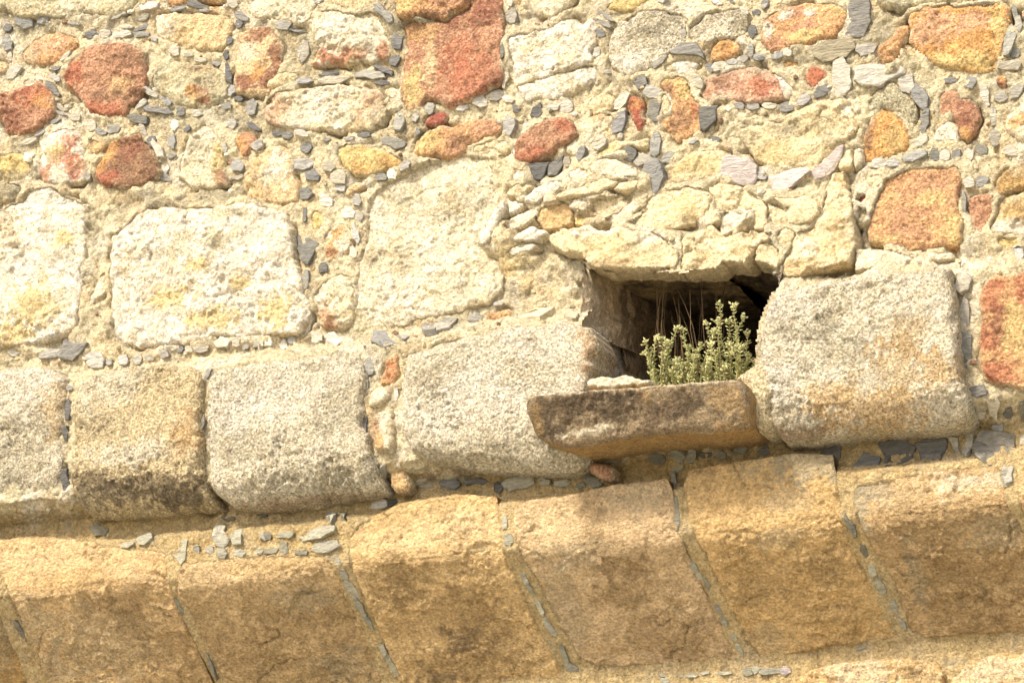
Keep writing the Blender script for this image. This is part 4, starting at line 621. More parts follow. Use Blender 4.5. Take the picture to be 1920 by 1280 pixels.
# ---------------------------------------------------------------- materials
def masonry(name, mid=(18, .22), grain=(160, .25), speck=None, hue=(10, .25, (.55, .36, .13)), lich=None, bump=(.9, .006, 120, 30), rough=.92, stretch=(1, 1, 1)):
    mt = bpy.data.materials.new(name); mt.use_nodes = True; n = mt.node_tree; n.nodes.clear(); L = n.links.new
    def nd(t, **k):
        o = n.nodes.new(t)
        for a, b in k.items(): setattr(o, a, b)
        return o
    out = nd('ShaderNodeOutputMaterial'); bs = nd('ShaderNodeBsdfPrincipled'); L(bs.outputs[0], out.inputs[0])
    bs.inputs['Roughness'].default_value = rough; bs.inputs['Specular IOR Level'].default_value = .25
    at = nd('ShaderNodeAttribute', attribute_name='Col'); geo = nd('ShaderNodeNewGeometry')
    mp = nd('ShaderNodeMapping'); mp.inputs['Scale'].default_value = stretch; L(geo.outputs['Position'], mp.inputs[0])
    def noise(sc, det=5, ro=.6, dist=0.):
        t = nd('ShaderNodeTexNoise'); t.inputs['Scale'].default_value = sc; t.inputs['Detail'].default_value = det
        t.inputs['Roughness'].default_value = ro; t.inputs['Distortion'].default_value = dist; L(mp.outputs[0], t.inputs['Vector']); return t.outputs['Fac']
    def rng(x, a, b, c, e):
        t = nd('ShaderNodeMapRange'); t.inputs[1].default_value = a; t.inputs[2].default_value = b; t.inputs[3].default_value = c; t.inputs[4].default_value = e; L(x, t.inputs[0]); return t.outputs[0]
    def mixc(fac, a, b, mode='MIX'):
        t = nd('ShaderNodeMix', data_type='RGBA', blend_type=mode)
        if isinstance(fac, float): t.inputs['Factor'].default_value = fac
        else: L(fac, t.inputs['Factor'])
        for s_, i in ((a, 6), (b, 7)):
            if isinstance(s_, tuple): t.inputs[i].default_value = (*s_, 1)
            else: L(s_, t.inputs[i])
        return t.outputs[2]
    def val2col(x):
        t = nd('ShaderNodeCombineColor'); [L(x, t.inputs[i]) for i in range(3)]; return t.outputs[0]
    c = at.outputs['Color']
    if hue: c = mixc(rng(noise(hue[0], 6, .65, .6), .42, .70, 0, hue[1]), c, hue[2])
    c = mixc(1.0, c, val2col(rng(noise(mid[0], 7, .68, .3), .28, .72, 1-mid[1], 1+mid[1])), 'MULTIPLY')
    gn = noise(grain[0], 3, .7)
    c = mixc(1.0, c, val2col(rng(gn, .3, .7, 1-grain[1], 1+grain[1])), 'MULTIPLY')
    if speck:
        vo = nd('ShaderNodeTexVoronoi'); vo.inputs['Scale'].default_value = speck[0]; L(mp.outputs[0], vo.inputs['Vector'])
        sep = nd('ShaderNodeSeparateColor'); L(vo.outputs['Color'], sep.inputs[0])
        c = mixc(rng(sep.outputs[0], .80, .86, 0, speck[1]), c, mixc(1.0, c, (.42, .37, .29), 'MULTIPLY')); c = mixc(rng(sep.outputs[1], .80, .86, 0, speck[1]), c, mixc(1.0, c, (1.5, 1.5, 1.5), 'MULTIPLY'))
    if lich: c = mixc(rng(noise(lich[0], 8, .75, .5), .57, .66, 0, lich[1]), c, lich[2])
    L(c, bs.inputs['Base Color'])
    # fine relief
    add = nd('ShaderNodeMath', operation='ADD'); h1 = noise(bump[2], 4, .7); h2 = noise(bump[3], 6, .65)
    mu = nd('ShaderNodeMath', operation='MULTIPLY'); L(h2, mu.inputs[0]); mu.inputs[1].default_value = 1.8
    L(h1, add.inputs[0]); L(mu.outputs[0], add.inputs[1])
    bp = nd('ShaderNodeBump'); bp.inputs['Strength'].default_value = bump[0]; bp.inputs['Distance'].default_value = bump[1]; L(add.outputs[0], bp.inputs['Height']); L(bp.outputs[0], bs.inputs['Normal'])
    return mt
MAT = {
 'lime': masonry('rough_limestone', mid=(34, .36), grain=(120, .44), hue=(16, .55, (.58, .42, .18)), lich=(26, .42, (.32, .27, .17)), bump=(1., .016, 110, 45)),
 'sand': masonry('red_sandstone', mid=(34, .36), grain=(125, .50), speck=(190, .35), hue=(22, .25, (.50, .31, .14)), lich=(38, .50, (.20, .13, .085)), bump=(1., .016, 120, 50)),
 'gran': masonry('coarse_granite', mid=(44, .30), grain=(130, .55), speck=(190, .55), hue=(14, .30, (.58, .43, .20)), lich=(60, .40, (.30, .24, .14)), bump=(1., .018, 110, 55)),
 'plate': masonry('pale_marl', mid=(26, .30), grain=(130, .36), hue=(12, .30, (.56, .41, .19)), lich=(36, .45, (.32, .27, .17)), bump=(1., .013, 110, 40)),
 'corb': masonry('ochre_sandstone', mid=(26, .28), grain=(120, .40), hue=(12, .30, (.47, .34, .16)), lich=(16, .40, (.22, .17, .09)), bump=(1., .014, 115, 55), stretch=(.92, 1, 1.1)),
 'slab': masonry('stained_slab', mid=(30, .35), grain=(140, .50), speck=(300, .22), hue=(18, .4, (.24, .15, .07)), lich=(30, .6, (.06, .048, .035)), bump=(1., .014, 120, 50)),
 'mortar': masonry('lime_mortar', mid=(28, .26), grain=(130, .34), speck=(120, .28), hue=(10, .20, (.62, .46, .20)), lich=(14, .55, (.28, .25, .19)), bump=(1., .018, 105, 44)),
 'slate': masonry('grey_slate', mid=(40, .30), grain=(130, .26), hue=(30, .25, (.30, .26, .18)), lich=None, bump=(1., .006, 90, 40), rough=.7, stretch=(.6, 1, 2.2)),
 'recess': masonry('dark_recess_stone', mid=(14, .4), grain=(120, .3), hue=None, lich=(9, .4, (.05, .045, .04)), bump=(1., .012, 80, 20)),  # dark tones for the inner faces of the opening
}
def plain(name, col, rough=.8, nz=None):
    mt = bpy.data.materials.new(name); mt.use_nodes = True; n = mt.node_tree; b = n.nodes['Principled BSDF']; b.inputs['Roughness'].default_value = rough; b.inputs['Specular IOR Level'].default_value = .2
    t = n.nodes.new('ShaderNodeTexNoise'); t.inputs['Scale'].default_value = nz or 40; t.inputs['Detail'].default_value = 5
    cr = n.nodes.new('ShaderNodeValToRGB'); cr.color_ramp.elements[0].position = .3; cr.color_ramp.elements[1].position = .7
    cr.color_ramp.elements[0].color = (*[x*.65 for x in col], 1); cr.color_ramp.elements[1].color = (*[min(1, x*1.35) for x in col], 1)
    g = n.nodes.new('ShaderNodeNewGeometry'); n.links.new(g.outputs['Position'], t.inputs['Vector']); n.links.new(t.outputs['Fac'], cr.inputs[0]); n.links.new(cr.outputs[0], b.inputs['Base Color'])
    return mt
# ---------------------------------------------------------------- mesh helpers
def link_mesh(name, verts, faces, mat, parent=None, cols=None, smooth=True, origin=None):
    verts = np.asarray(verts, float)
    if origin is not None: verts = verts-np.asarray(origin)
    me = bpy.data.meshes.new(name)
    if isinstance(faces, np.ndarray):
        nv, nf, k = len(verts), len(faces), faces.shape[1]
        me.vertices.add(nv); me.vertices.foreach_set('co', verts.astype(np.float32).ravel())
        me.loops.add(nf*k); me.loops.foreach_set('vertex_index', faces.astype(np.int32).ravel())
        me.polygons.add(nf); me.polygons.foreach_set('loop_start', np.arange(0, nf*k, k, dtype=np.int32)); me.update(calc_edges=True)
    else: me.from_pydata(verts.tolist(), [], faces)
    if cols is not None:
        ca = me.color_attributes.new('Col', 'FLOAT_COLOR', 'POINT'); c4 = np.ones((len(verts), 4), np.float32); c4[:, :3] = cols; ca.data.foreach_set('color', c4.ravel())
    me.polygons.foreach_set('use_smooth', np.full(len(me.polygons), smooth)); me.validate(); me.update()
    me.materials.append(mat)
    o = bpy.data.objects.new(name, me); COL.objects.link(o)
    if origin is not None: o.location = tuple(origin)
    if parent is not None: o.parent = parent
    return o
def thing(name, label, cat, loc=(0, 0, 0), group=None):
    o = bpy.data.objects.new(name, None); COL.objects.link(o); o.location = loc; o['label'] = label; o['category'] = cat; o.empty_display_size = .1
    if group: o['group'] = group
    return o
class Profile:
    def __init__(s, P, i0):
        s.P = np.array(P); L = np.hypot(*np.diff(s.P, axis=0).T); s.S = np.concatenate([[0], np.cumsum(L)]); s.S -= s.S[i0]
        t = np.diff(s.P, axis=0)/L[:, None]; nrm = np.stack([t[:, 1], -t[:, 0]], 1); s.N = nrm        # outward normal (y, z)
    def pos(s, u, v, h, soft=.02):
        y = np.interp(v, s.S, s.P[:, 0]); z = np.interp(v, s.S, s.P[:, 1]); ny = 0; nz = 0
        for dv in (-1, -.5, 0, .5, 1):
            k = np.clip(np.searchsorted(s.S, v+dv*soft, 'right')-1, 0, len(s.N)-1); ny = ny+s.N[k, 0]; nz = nz+s.N[k, 1]
        l = np.hypot(ny, nz); return np.stack([u, y+ny/l*h, z+nz/l*h], 1)
PROF_M = Profile(PM, 2); PROF_C = Profile(PC, 1)
BASE_Y = {'W': 0., 'S': -.15, 'L': .172}
def chaikin(p, it):
    for _ in range(it):
        q = np.roll(p, -1, 0); p = np.stack([p*.75+q*.25, p*.25+q*.75], 1).reshape(-1, 2)
    return p
def resample(p, step):
    q = np.vstack([p, p[:1]]); L = np.hypot(*np.diff(q, axis=0).T); s = np.concatenate([[0], np.cumsum(L)]); n = max(8, int(s[-1]/step)); t = np.linspace(0, s[-1], n, endpoint=False)
    return np.stack([np.interp(t, s, q[:, 0]), np.interp(t, s, q[:, 1])], 1)
def seg_dist(pts, poly):
    a = poly; b = np.roll(poly, -1, 0); best = np.full(len(pts), 1e9)
    for i in range(len(a)):
        ab = b[i]-a[i]; t = np.clip(((pts-a[i])@ab)/(ab@ab+1e-12), 0, 1); dd = ((pts-a[i]-t[:, None]*ab)**2).sum(1); best = np.minimum(best, dd)
    return np.sqrt(best)
def in_poly(pts, poly):
    x, y = pts[:, 0], pts[:, 1]; c = np.zeros(len(pts), bool); n = len(poly)
    for i in range(n):
        x1, y1 = poly[i]; x2, y2 = poly[i-1]
        if y1 == y2: continue
        c ^= ((y1 > y) != (y2 > y)) & (x < (x2-x1)*(y-y1)/(y2-y1)+x1)
    return c
def paint(u, v, base, dabs, seed):
    c = np.tile(ALB[base], (len(u), 1))
    if not dabs: return c
    w1 = fbm(u, v, 22, 4, seed+3)*.55; w2 = fbm(u, v, 75, 3, seed+5)*.55
    for x, y, rx, ry, col, st in dabs:
        rr = np.sqrt(((u-x/1000)/(rx/1000))**2+((v-y/1000)/(ry/1000))**2)
        k = np.clip((1.12-rr+w1+w2)/.38, 0, 1)*st; c = c*(1-k[:, None])+ALB[col]*k[:, None]
    return c
CLS = {  # edge radius, edge drop, smoothing passes, outline wobble, depth, relief list (scale, amplitude), pit (scale, depth)
 'lime': (.018, .020, 1, .0060, .05, ((7, .011), (26, .0070), (80, .0056)), (20, .005)),
 'sand': (.018, .020, 1, .0055, .05, ((8, .010), (28, .0060), (85, .0050)), (26, .004)),
 'gran': (.018, .020, 1, .0045, .05, ((6, .010), (30, .0060), (90, .0050)), (26, .003)),
 'plate': (.007, .016, 0, .0060, .05, ((9, .010), (32, .0060), (85, .0036)), None),
 'corb': (.006, .007, 0, .0035, .10, ((5, .007), (24, .0050), (85, .0040)), (55, .003)),
 'slab': (.012, .016, 1, .0040, .50, ((5, .006), (24, .0045), (85, .0036)), (50, .003)),
}
wall = thing('stone_wall', 'sunlit rubble stone wall with a projecting course of large blocks and a square opening', 'wall')
wall['kind'] = 'thing'
OUTL = []      # finished outlines in mortar coordinates, for bedding the mortar
def a3_(p): return (np.roll(p, -1, 0)[:, 1]*p[:, 0]-np.roll(p, -1, 0)[:, 0]*p[:, 1]).sum()
def make_stone(i, surf, cls, base, h, name, pts, dabs, step=.0054):
    Rr, drop, it, wob, depth, relief, pit = CLS[cls]; seed = i*1.37+.2
    if surf == 'W' and cls in ('lime', 'sand', 'gran'): h = h*.55
    p = resample(chaikin(np.array(pts, float)/1000., 0 if len(pts) >= 12 and cls != 'slab' else it), step)
    if surf == 'S' and cls == 'gran': Rr, drop, depth = .034, .040, .20
    elif surf == 'S' and cls != 'slab': depth = .14
    ed = np.roll(p, -1, 0)-np.roll(p, 1, 0); nn = np.stack([ed[:, 1], -ed[:, 0]], 1); nn /= np.linalg.norm(nn, axis=1)[:, None]+1e-9
    p = p+nn*((.004 if surf == 'W' else 0)+fbm(p[:, 0], p[:, 1], 26, 4, seed, .6)*wob*(.5+.5*min(1, np.ptp(p, axis=0).min()/.12)))[:, None] if a3_(p) > 0 else p-nn*((.004 if surf == 'W' else 0)+fbm(p[:, 0], p[:, 1], 26, 4, seed, .6)*wob)[:, None]
    lo, hi = p.min(0), p.max(0); area = (hi-lo).prod()
    gx = np.arange(lo[0], hi[0], step); gy = np.arange(lo[1], hi[1], step*.87)
    G = np.stack(np.meshgrid(gx, gy), -1); G[1::2, :, 0] += step*.5; G = G.reshape(-1, 2); G = G+RNG.uniform(-.22, .22, G.shape)*step
    G = G[in_poly(G, p)]
    if len(G): G = G[seg_dist(G, p) > step*.6]
    nb = len(p); allp = [Vector(q) for q in np.vstack([p, G])]
    r = delaunay_2d_cdt(allp, [(k, (k+1) % nb) for k in range(nb)], [], 1, 1e-7)
    P2 = np.array([tuple(q) for q in r[0]]); F = [tuple(f) for f in r[2]]
    u, v = P2[:, 0], P2[:, 1]; dist = seg_dist(P2, p); mx = dist.max(); Re = min(Rr, mx*.75)
    patchy = np.clip(fbm(u, v, 6, 3, seed+31)*1.3+.62, .15, 1.6)
    lowf = sum(fbm(u, v, sc, 3, seed+k, .5, 1.35)*a*(patchy if k else 1) for k, (sc, a) in enumerate(relief))
    if cls in ('lime', 'gran', 'corb', 'plate', 'slab'):     # hairline cracks
        fc = fbm(u, v, 3.2, 4, seed+41); lowf -= .009*np.exp(-(fc/.022)**2)*np.clip(fbm(u, v, 4, 2, seed+42)*2.2, 0, 1)
    nick = (.016 if cls == 'gran' or surf == 'C' else .010)*np.clip(fbm(u, v, 13, 3, seed+8)*1.3-.1, 0, 1)*min(1., mx/.06)
    e = np.clip((dist-nick)/Re*(1+.5*fbm(u, v, 18, 2, seed+9)), 0, 1)
    full = h+drop if surf in 'WL' else drop
    if surf in 'WL': full = h+.006
    H = -full*(1-np.sqrt(np.clip(1-(1-e)**2, 0, 1)))
    cen = P2.mean(0); ext = (hi-lo)/2; rs = np.random.default_rng(i+11); tl = rs.uniform(-1, 1, 2)
    small = min(1., mx/.07)
    H += lowf*(.35+.65*e)*(.45+.55*small) + ((u-cen[0])*tl[0]*.05+(v-cen[1])*tl[1]*.05)*(1 if surf == 'W' else .4)
    H += (small*.006*np.clip(dist/mx, 0, 1) if surf == 'W' else 0)
    if pit is not None:
        wd, wv = worley(u, v, pit[0], seed); H -= pit[1]*np.clip(1-wd/.42, 0, 1)*(wv > .72)*e
    if cls in ('plate', 'lime', 'corb'):           # broken facets
        wd, wv = worley(u+fbm(u, v, 9, 2, seed)*.02, v+fbm(u, v, 9, 2, seed+1)*.02, 9 if cls != 'plate' else 13, seed+2)
        H += (wv-.5)*(.014 if cls == 'plate' else .009)*e*small
    if surf == 'W': H += h; X = np.stack([u, BASE_Y[surf]-H, v], 1); back = np.stack([p[:, 0], np.full(nb, BASE_Y[surf]+depth), p[:, 1]], 1)
    elif surf in 'SL':
        H += h
        if cls == 'slab': H += np.clip((v-hi[1])*.42, -.2, 0)
        if cls == 'gran': H -= .085*np.clip((.13-(v-lo[1]))/.13, 0, 1)**2*(1 if mx > .1 else .3)
        X = np.stack([u, BASE_Y[surf]-H, v], 1); back = np.stack([p[:, 0], np.full(nb, BASE_Y[surf]-h+depth), p[:, 1]], 1)
    else:
        H -= .007*np.exp(-(v/.018)**2); X = PROF_C.pos(u, v, H, .009); back = PROF_C.pos(p[:, 0], p[:, 1], np.full(nb, -depth))
    # outline verts keep order in the triangulation (first nb)
    ids = [next(iter([k for k in range(len(r[3])) if False]), None)]
    bidx = {}
    for k, orig in enumerate(r[3]):
        for o_ in orig:
            if o_ < nb: bidx[o_] = k
    order = [bidx[k] for k in range(nb)]
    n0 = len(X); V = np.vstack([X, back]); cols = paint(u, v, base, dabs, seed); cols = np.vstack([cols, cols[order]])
    if surf in 'WS' and cls in ('lime', 'sand', 'gran', 'plate'):     # lime smeared over the stone's margin when it was pointed
        kk = (np.clip((.013-dist)/.012+fbm(u, v, 16, 3, seed+21)*1.1+fbm(u, v, 70, 2, seed+22)*.6-.25, 0, 1)*np.clip(1-dist/.045, 0, 1)*.8)[:, None]; cols[:n0] = cols[:n0]*(1-kk)+ALB['mo']*.95*kk
    if cls == 'slab':      # clean, unstained underside and flanks
        V = np.vstack([X, back, X[order]]); cols = np.vstack([cols[:n0], np.tile(ALB['ob']*.9, (2*nb, 1))]); order = list(range(n0+nb, n0+2*nb))
    for k in range(nb):
        a, b = order[k], order[(k+1) % nb]; F.append((a, n0+k, n0+(k+1) % nb)); F.append((a, n0+(k+1) % nb, b))
    F = np.array(F)
    # orient the face outwards
    t0 = F[0]; nz = np.cross(X[t0[1]]-X[t0[0]], X[t0[2]]-X[t0[0]])
    nface = len(r[2])
    if nz[1] > 0: F[:nface] = F[:nface][:, ::-1]
    a3 = (np.roll(p, -1, 0)[:, 1]*p[:, 0]-np.roll(p, -1, 0)[:, 0]*p[:, 1]).sum()
    if a3 < 0: F[nface:] = F[nface:][:, ::-1]
    org = X.mean(0)
    o = link_mesh(name, V, F, MAT[cls], wall, cols, True, org)
    pm = p if surf in 'WSL' else None
    OUTL.append((surf, p, h))
    return o
import time as _t; _t0 = _t.time()
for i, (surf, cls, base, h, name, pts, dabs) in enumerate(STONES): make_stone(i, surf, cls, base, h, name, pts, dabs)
# more of the same wall, out of the picture to both sides and above
k = 400
def extra(x0, x1, z0, z1):
    global k
    z = z0
    while z < z1:
        hh = random.uniform(.12, .24); x = x0+random.uniform(0, .1)
        while x < x1:
            w = random.uniform(.14, .4); n = 9; cx, cz = x+w/2, z+hh/2; pts = []
            for j in range(n):
                a = 2*math.pi*j/n; q = (abs(math.cos(a))**3+abs(math.sin(a))**3)**(-1/3.); pts.append((1000*(cx+math.cos(a)*q*w*.46*random.uniform(.85, 1)), 1000*(cz+math.sin(a)*q*hh*.46*random.uniform(.85, 1))))
            if cx < x1: make_stone(k, 'W', random.choice(['lime', 'lime', 'sand']), random.choice(['cr', 'cw', 'cy', 'sn', 'or2', 'pe', 'gg']), random.uniform(.02, .045), 'stone', pts, [], .022); k += 1
            x += w+.03
        z += hh+.03
extra(-2.75, -2.05, 3.80, 5.6); extra(1.85, 2.6, 3.80, 5.2); extra(-1.95, 1.8, 5.28, 5.75)
for x in (-2.30, -2.83, 1.78, 2.33):
    make_stone(k, 'S', 'gran', 'gr', .02, 'string_course_block', [(1000*(x+a), 1000*b) for a, b in ((0, 3.24), (.47, 3.23), (.49, 3.4), (.48, 3.66), (.25, 3.69), (.02, 3.68), (-.01, 3.45))], [], .015); k += 1
print('stones', len(STONES), k, _t.time()-_t0)
# ---------------------------------------------------------------- mortar bed: one sheet that follows the wall's profile
def axis(segs):
    return np.unique(np.round(np.concatenate([np.arange(a, b, st) for a, b, st in segs]), 5))
UA = axis([(-3.4, -2.1, .05), (-2.1, 1.8, .0065), (1.8, 3.3, .05)])
VA = axis([(-3.8, -1.6, .08), (-1.6, 1.35, .0065), (1.35, 3.85, .08)])
UU, VV = np.meshgrid(UA, VA); mu_, mv_ = UU.ravel(), VV.ravel()
def mortar_h(u, v):
    h = fbm(u, v, 5, 3, 91)*.007+fbm(u, v, 22, 4, 92, .6)*.0058+fbm(u, v, 75, 3, 93)*.0062
    wd, wv = worley(u+fbm(u, v, 12, 2, 94)*.02, v+fbm(u, v, 12, 2, 95)*.02, 15, 3); return h+(wv-.5)*.007-.012*np.exp(-(fbm(u, v, 4.5, 4, 81)/.028)**2)*np.clip(fbm(u, v, 3.5, 2, 82)*2.5, 0, 1)
MH = mortar_h(mu_, mv_)
# joints of the upper left have weathered back
ERODE = lambda u, v: .003*np.clip((.15-u+fbm(u, v, 2.2, 3, 55)*.5)/.4, 0, 1)*np.clip((-.48-v+fbm(u, v, 3, 3, 56)*.25)/.25, 0, 1)
MH -= ERODE(mu_, mv_)
MP0 = PROF_M.pos(mu_, mv_, np.zeros_like(mu_))
mask_noise = np.clip(fbm(mu_, mv_, 9, 2, 97)*1.5+.25, 0, 1)
smear = np.clip(fbm(mu_, mv_, 7, 3, 98)*1.8+.72, 0, 1)
for surf, p, h in OUTL:
    q = p
    lo, hi = q.min(0)-.03, q.max(0)+.03
    c2 = mv_ if False else None
    zz = MP0[:, 2]
    if surf == 'C': vv = np.interp(zz, PROF_C.P[::-1, 1], PROF_C.S[::-1])
    else: vv = zz
    s_ = np.where((mu_ > lo[0]) & (mu_ < hi[0]) & (vv > lo[1]) & (vv < hi[1]))[0]
    if not len(s_): continue
    P2 = np.stack([mu_[s_], vv[s_]], 1); dd = seg_dist(P2, q[::2]); ins = in_poly(P2, q)
    sm = smear[s_]*np.clip(1-ERODE(mu_[s_], mv_[s_])/.02, 0, 1); g = np.exp(-(dd/.0075)**2)*.036*mask_noise[s_]*(1-sm)
    if surf == 'W':
        g = g*(h > .004)
        rise = .80*h*np.exp(-(dd/.032)**2)*sm
        MH[s_] = np.maximum(MH[s_], np.minimum(MH[s_]+rise, h*.9+.004))-g; MH[s_] = np.where(ins & (dd > .010), np.minimum(MH[s_], -.02), MH[s_])
    elif surf == 'C': MH[s_] = np.where(ins & (dd > .008), np.minimum(MH[s_], -.014), MH[s_]*.6)
    else: MH[s_] -= g*.6
MH_GRID = MH.reshape(len(VA), len(UA))
def mortar_at(u, v): return MH_GRID[np.clip(np.searchsorted(VA, v), 0, len(VA)-1), np.clip(np.searchsorted(UA, u), 0, len(UA)-1)]
MC = paint(mu_, mv_, 'mo', [(a, b, max(c_, 30), max(e_, 30), f_, g_) for a, b, c_, e_, f_, g_ in MORTAR_DABS], 60.)
for sc_, sd_, cn_, am_ in ((2.6, 71, 'gg', .55), (5, 72, 'cw', .7), (8, 73, 'oc', .35), (12, 74, 'gy', .45)):
    gk = (np.clip(fbm(mu_, mv_, sc_, 5, sd_, .6)*2-.25, 0, 1)*am_)[:, None]; MC = MC*(1-gk)+ALB[cn_]*gk
dirt = np.clip((mv_-.60+fbm(mu_, mv_, 6, 3, 61)*.06)/.04, 0, 1)[:, None]*.7      # older, khaki bedding of the lower courses
MC = MC*(1-dirt)+ALB['ob']*np.array([.95, 1.02, 1.0])*dirt
X = PROF_M.pos(mu_, mv_, MH)
X[:, 1] = np.where(X[:, 1] > 1.2, 1.2, X[:, 1])
nu, nv = len(UA), len(VA)
a = (np.arange(nv-1)[:, None]*nu+np.arange(nu-1)[None]).ravel(); Q = np.stack([a, a+1, a+nu+1, a+nu], 1)
OP = np.array(OPENING, float)/1000.; cenq = X[Q].mean(1)[:, [0, 2]]
Q = Q[~(in_poly(cenq, OP) & (X[Q].mean(1)[:, 1] < .1))]
Q = Q[:, ::-1]
t = Q[len(Q)//2]; nz = np.cross(X[t[1]]-X[t[0]], X[t[2]]-X[t[0]])
if nz[1] > 0: Q = Q[:, ::-1]
mortar = link_mesh('mortar', X, Q, MAT['mortar'], wall, MC, True)
print('mortar', len(X), _t.time()-_t0)
# ---------------------------------------------------------------- grit: small stones showing in the mortar face
ico = np.array([(0, 0, 1), (.894, 0, .447), (.276, .851, .447), (-.724, .526, .447), (-.724, -.526, .447), (.276, -.851, .447), (.724, .526, -.447), (-.276, .851, -.447), (-.894, 0, -.447), (-.276, -.851, -.447), (.724, -.526, -.447), (0, 0, -1)])
icf = np.array([(0, 1, 2), (0, 2, 3), (0, 3, 4), (0, 4, 5), (0, 5, 1), (1, 6, 2), (2, 7, 3), (3, 8, 4), (4, 9, 5), (5, 10, 1), (6, 7, 2), (7, 8, 3), (8, 9, 4), (9, 10, 5), (10, 6, 1), (11, 7, 6), (11, 8, 7), (11, 9, 8), (11, 10, 9), (11, 6, 10)])
ng = 3200; gu = RNG.uniform(-2.05, 1.8, ng); gv = RNG.uniform(-1.5, .62, ng); dens = fbm(gu, gv, 3., 3, 77)+RNG.uniform(-.5, .5, ng); keep = dens > -.1; gu, gv = gu[keep], gv[keep]
gp = PROF_M.pos(gu, gv, np.zeros_like(gu)); bad = in_poly(gp[:, [0, 2]], OP)
for surf, q, h in OUTL:
    if surf == 'C': continue
    lo, hi = q.min(0), q.max(0); s_ = np.where((gu > lo[0]) & (gu < hi[0]) & (gp[:, 2] > lo[1]) & (gp[:, 2] < hi[1]) & ~bad)[0]
    if len(s_): bad[s_] |= in_poly(gp[s_][:, [0, 2]], q[::3])
gu, gv = gu[~bad], gv[~bad]; ng = len(gu); sz = .0035+.0095*RNG.random(ng)**3; gh = mortar_at(gu, gv); cc = PROF_M.pos(gu, gv, gh+sz*.15)
VG = cc[:, None, :]+ico[None]*sz[:, None, None]*RNG.uniform(.6, 1.25, (ng, 1, 3))*RNG.uniform(.8, 1.2, (ng, 12, 1)); FG = (icf[None]+12*np.arange(ng)[:, None, None]).reshape(-1, 3)
gc = np.array([ALB[k_] for k_ in ('cr', 'gg', 'gy', 'pe', 'mo', 'br', 'cw')])[RNG.integers(0, 7, ng)]*RNG.uniform(.75, 1.1, (ng, 1))
o = link_mesh('mortar_grit', VG.reshape(-1, 3), FG, MAT['plate'], wall, np.repeat(gc, 12, 0), False); o['kind'] = 'stuff'
# ---------------------------------------------------------------- slate chips pressed into the mortar
TONE = {'k': (164, 158, 134), 'kd': (126, 120, 102), 'n': (152, 149, 139), 'd': (112, 109, 102), 'l': (190, 185, 170), 'm': (194, 180, 172), 'b': (156, 146, 118), 't': (206, 190, 152)}
def chip_geo(j, tone, pts):
    rs = np.random.default_rng(j+900); p = np.array(pts, float)/1000.
    a3 = (np.roll(p, -1, 0)[:, 1]*p[:, 0]-np.roll(p, -1, 0)[:, 0]*p[:, 1]).sum()
    if a3 < 0: p = p[::-1]
    q = []                                                       # break each side once
    for a_, b_ in zip(p, np.roll(p, -1, 0)):
        q += [a_, a_*.5+b_*.5+rs.normal(size=2)*np.linalg.norm(b_-a_)*.05]
    p = np.array(q); n = len(p); c = p.mean(0); size = np.sqrt(((p-c)**2).sum(1).mean())
    t = np.clip(size*.22, .003, .008)*rs.uniform(.5, 1.3)+rs.uniform(0, .002)-(.0015 if tone in ('k', 'kd') else 0); tl = rs.uniform(-.22, .22, 2); t += float(ERODE(p[:1, 0], p[:1, 1])[0])*.5
    mq = np.sort(mortar_at(p[:, 0], p[:, 1])); mh = max(-.004, float(mq[len(mq)*2//3]))
    rings = [(1.18, -.028), (1.13, t*.7), (1.05, t), (.55, t*1.08)]; U = []; Hh = []
    for k_, (sc, hh) in enumerate(rings):
        w = c+(p-c)*sc*(1+(rs.normal(size=(n, 1))*.03 if k_ else 0)); U.append(w); Hh.append(np.full(n, hh)+((w-c)@tl if k_ else 0)+(rs.normal(size=n)*t*.10 if k_ > 1 else 0))
    U.append(c[None]); Hh.append(np.array([t*1.1]))
    U = np.vstack(U); Hh = np.concatenate(Hh)+mh; V = PROF_M.pos(U[:, 0], U[:, 1], Hh, .004); F = []
    for r_ in range(3):
        for k_ in range(n):
            a_, b_ = r_*n+k_, r_*n+(k_+1) % n; F.append((a_, b_, b_+n)); F.append((a_, b_+n, a_+n))
    for k_ in range(n): F.append((3*n+k_, 3*n+(k_+1) % n, 4*n))
    F = np.array(F); nz = np.cross(V[F[-1][1]]-V[F[-1][0]], V[F[-1][2]]-V[F[-1][0]])
    if nz[1] > 0: F = F[:, ::-1]
    alb = lin(TONE[tone])/K_LIT*rs.uniform(.72, 1.2)*np.array([1, 1, 1+rs.uniform(-.06, .06)])
    alb = alb*(1-.5*rs.random()**2)+ALB['mo']*.8*(1-(1-.5*rs.random()**2)) if tone not in ('d', 'kd', 'k') else alb      # lime film on some
    return V, F, np.tile(alb, (len(V), 1)), size
geos = [chip_geo(j, t_, p_) for j, (t_, p_) in enumerate(CHIPS)]
order = sorted(range(len(geos)), key=lambda j: -geos[j][3])
for j in order[:300]:
    V, F, c_, _ = geos[j]; link_mesh('slate_chip', V, F, MAT['slate'], wall, c_, False, V.mean(0))
VV_, FF_, CC_, off = [], [], [], 0
for j in order[300:]:
    V, F, c_, _ = geos[j]; VV_.append(V); FF_.append(F+off); CC_.append(c_); off += len(V)
if VV_:
    o = link_mesh('small_slate_chips', np.vstack(VV_), np.vstack(FF_), MAT['slate'], wall, np.vstack(CC_), False); o['kind'] = 'stuff'
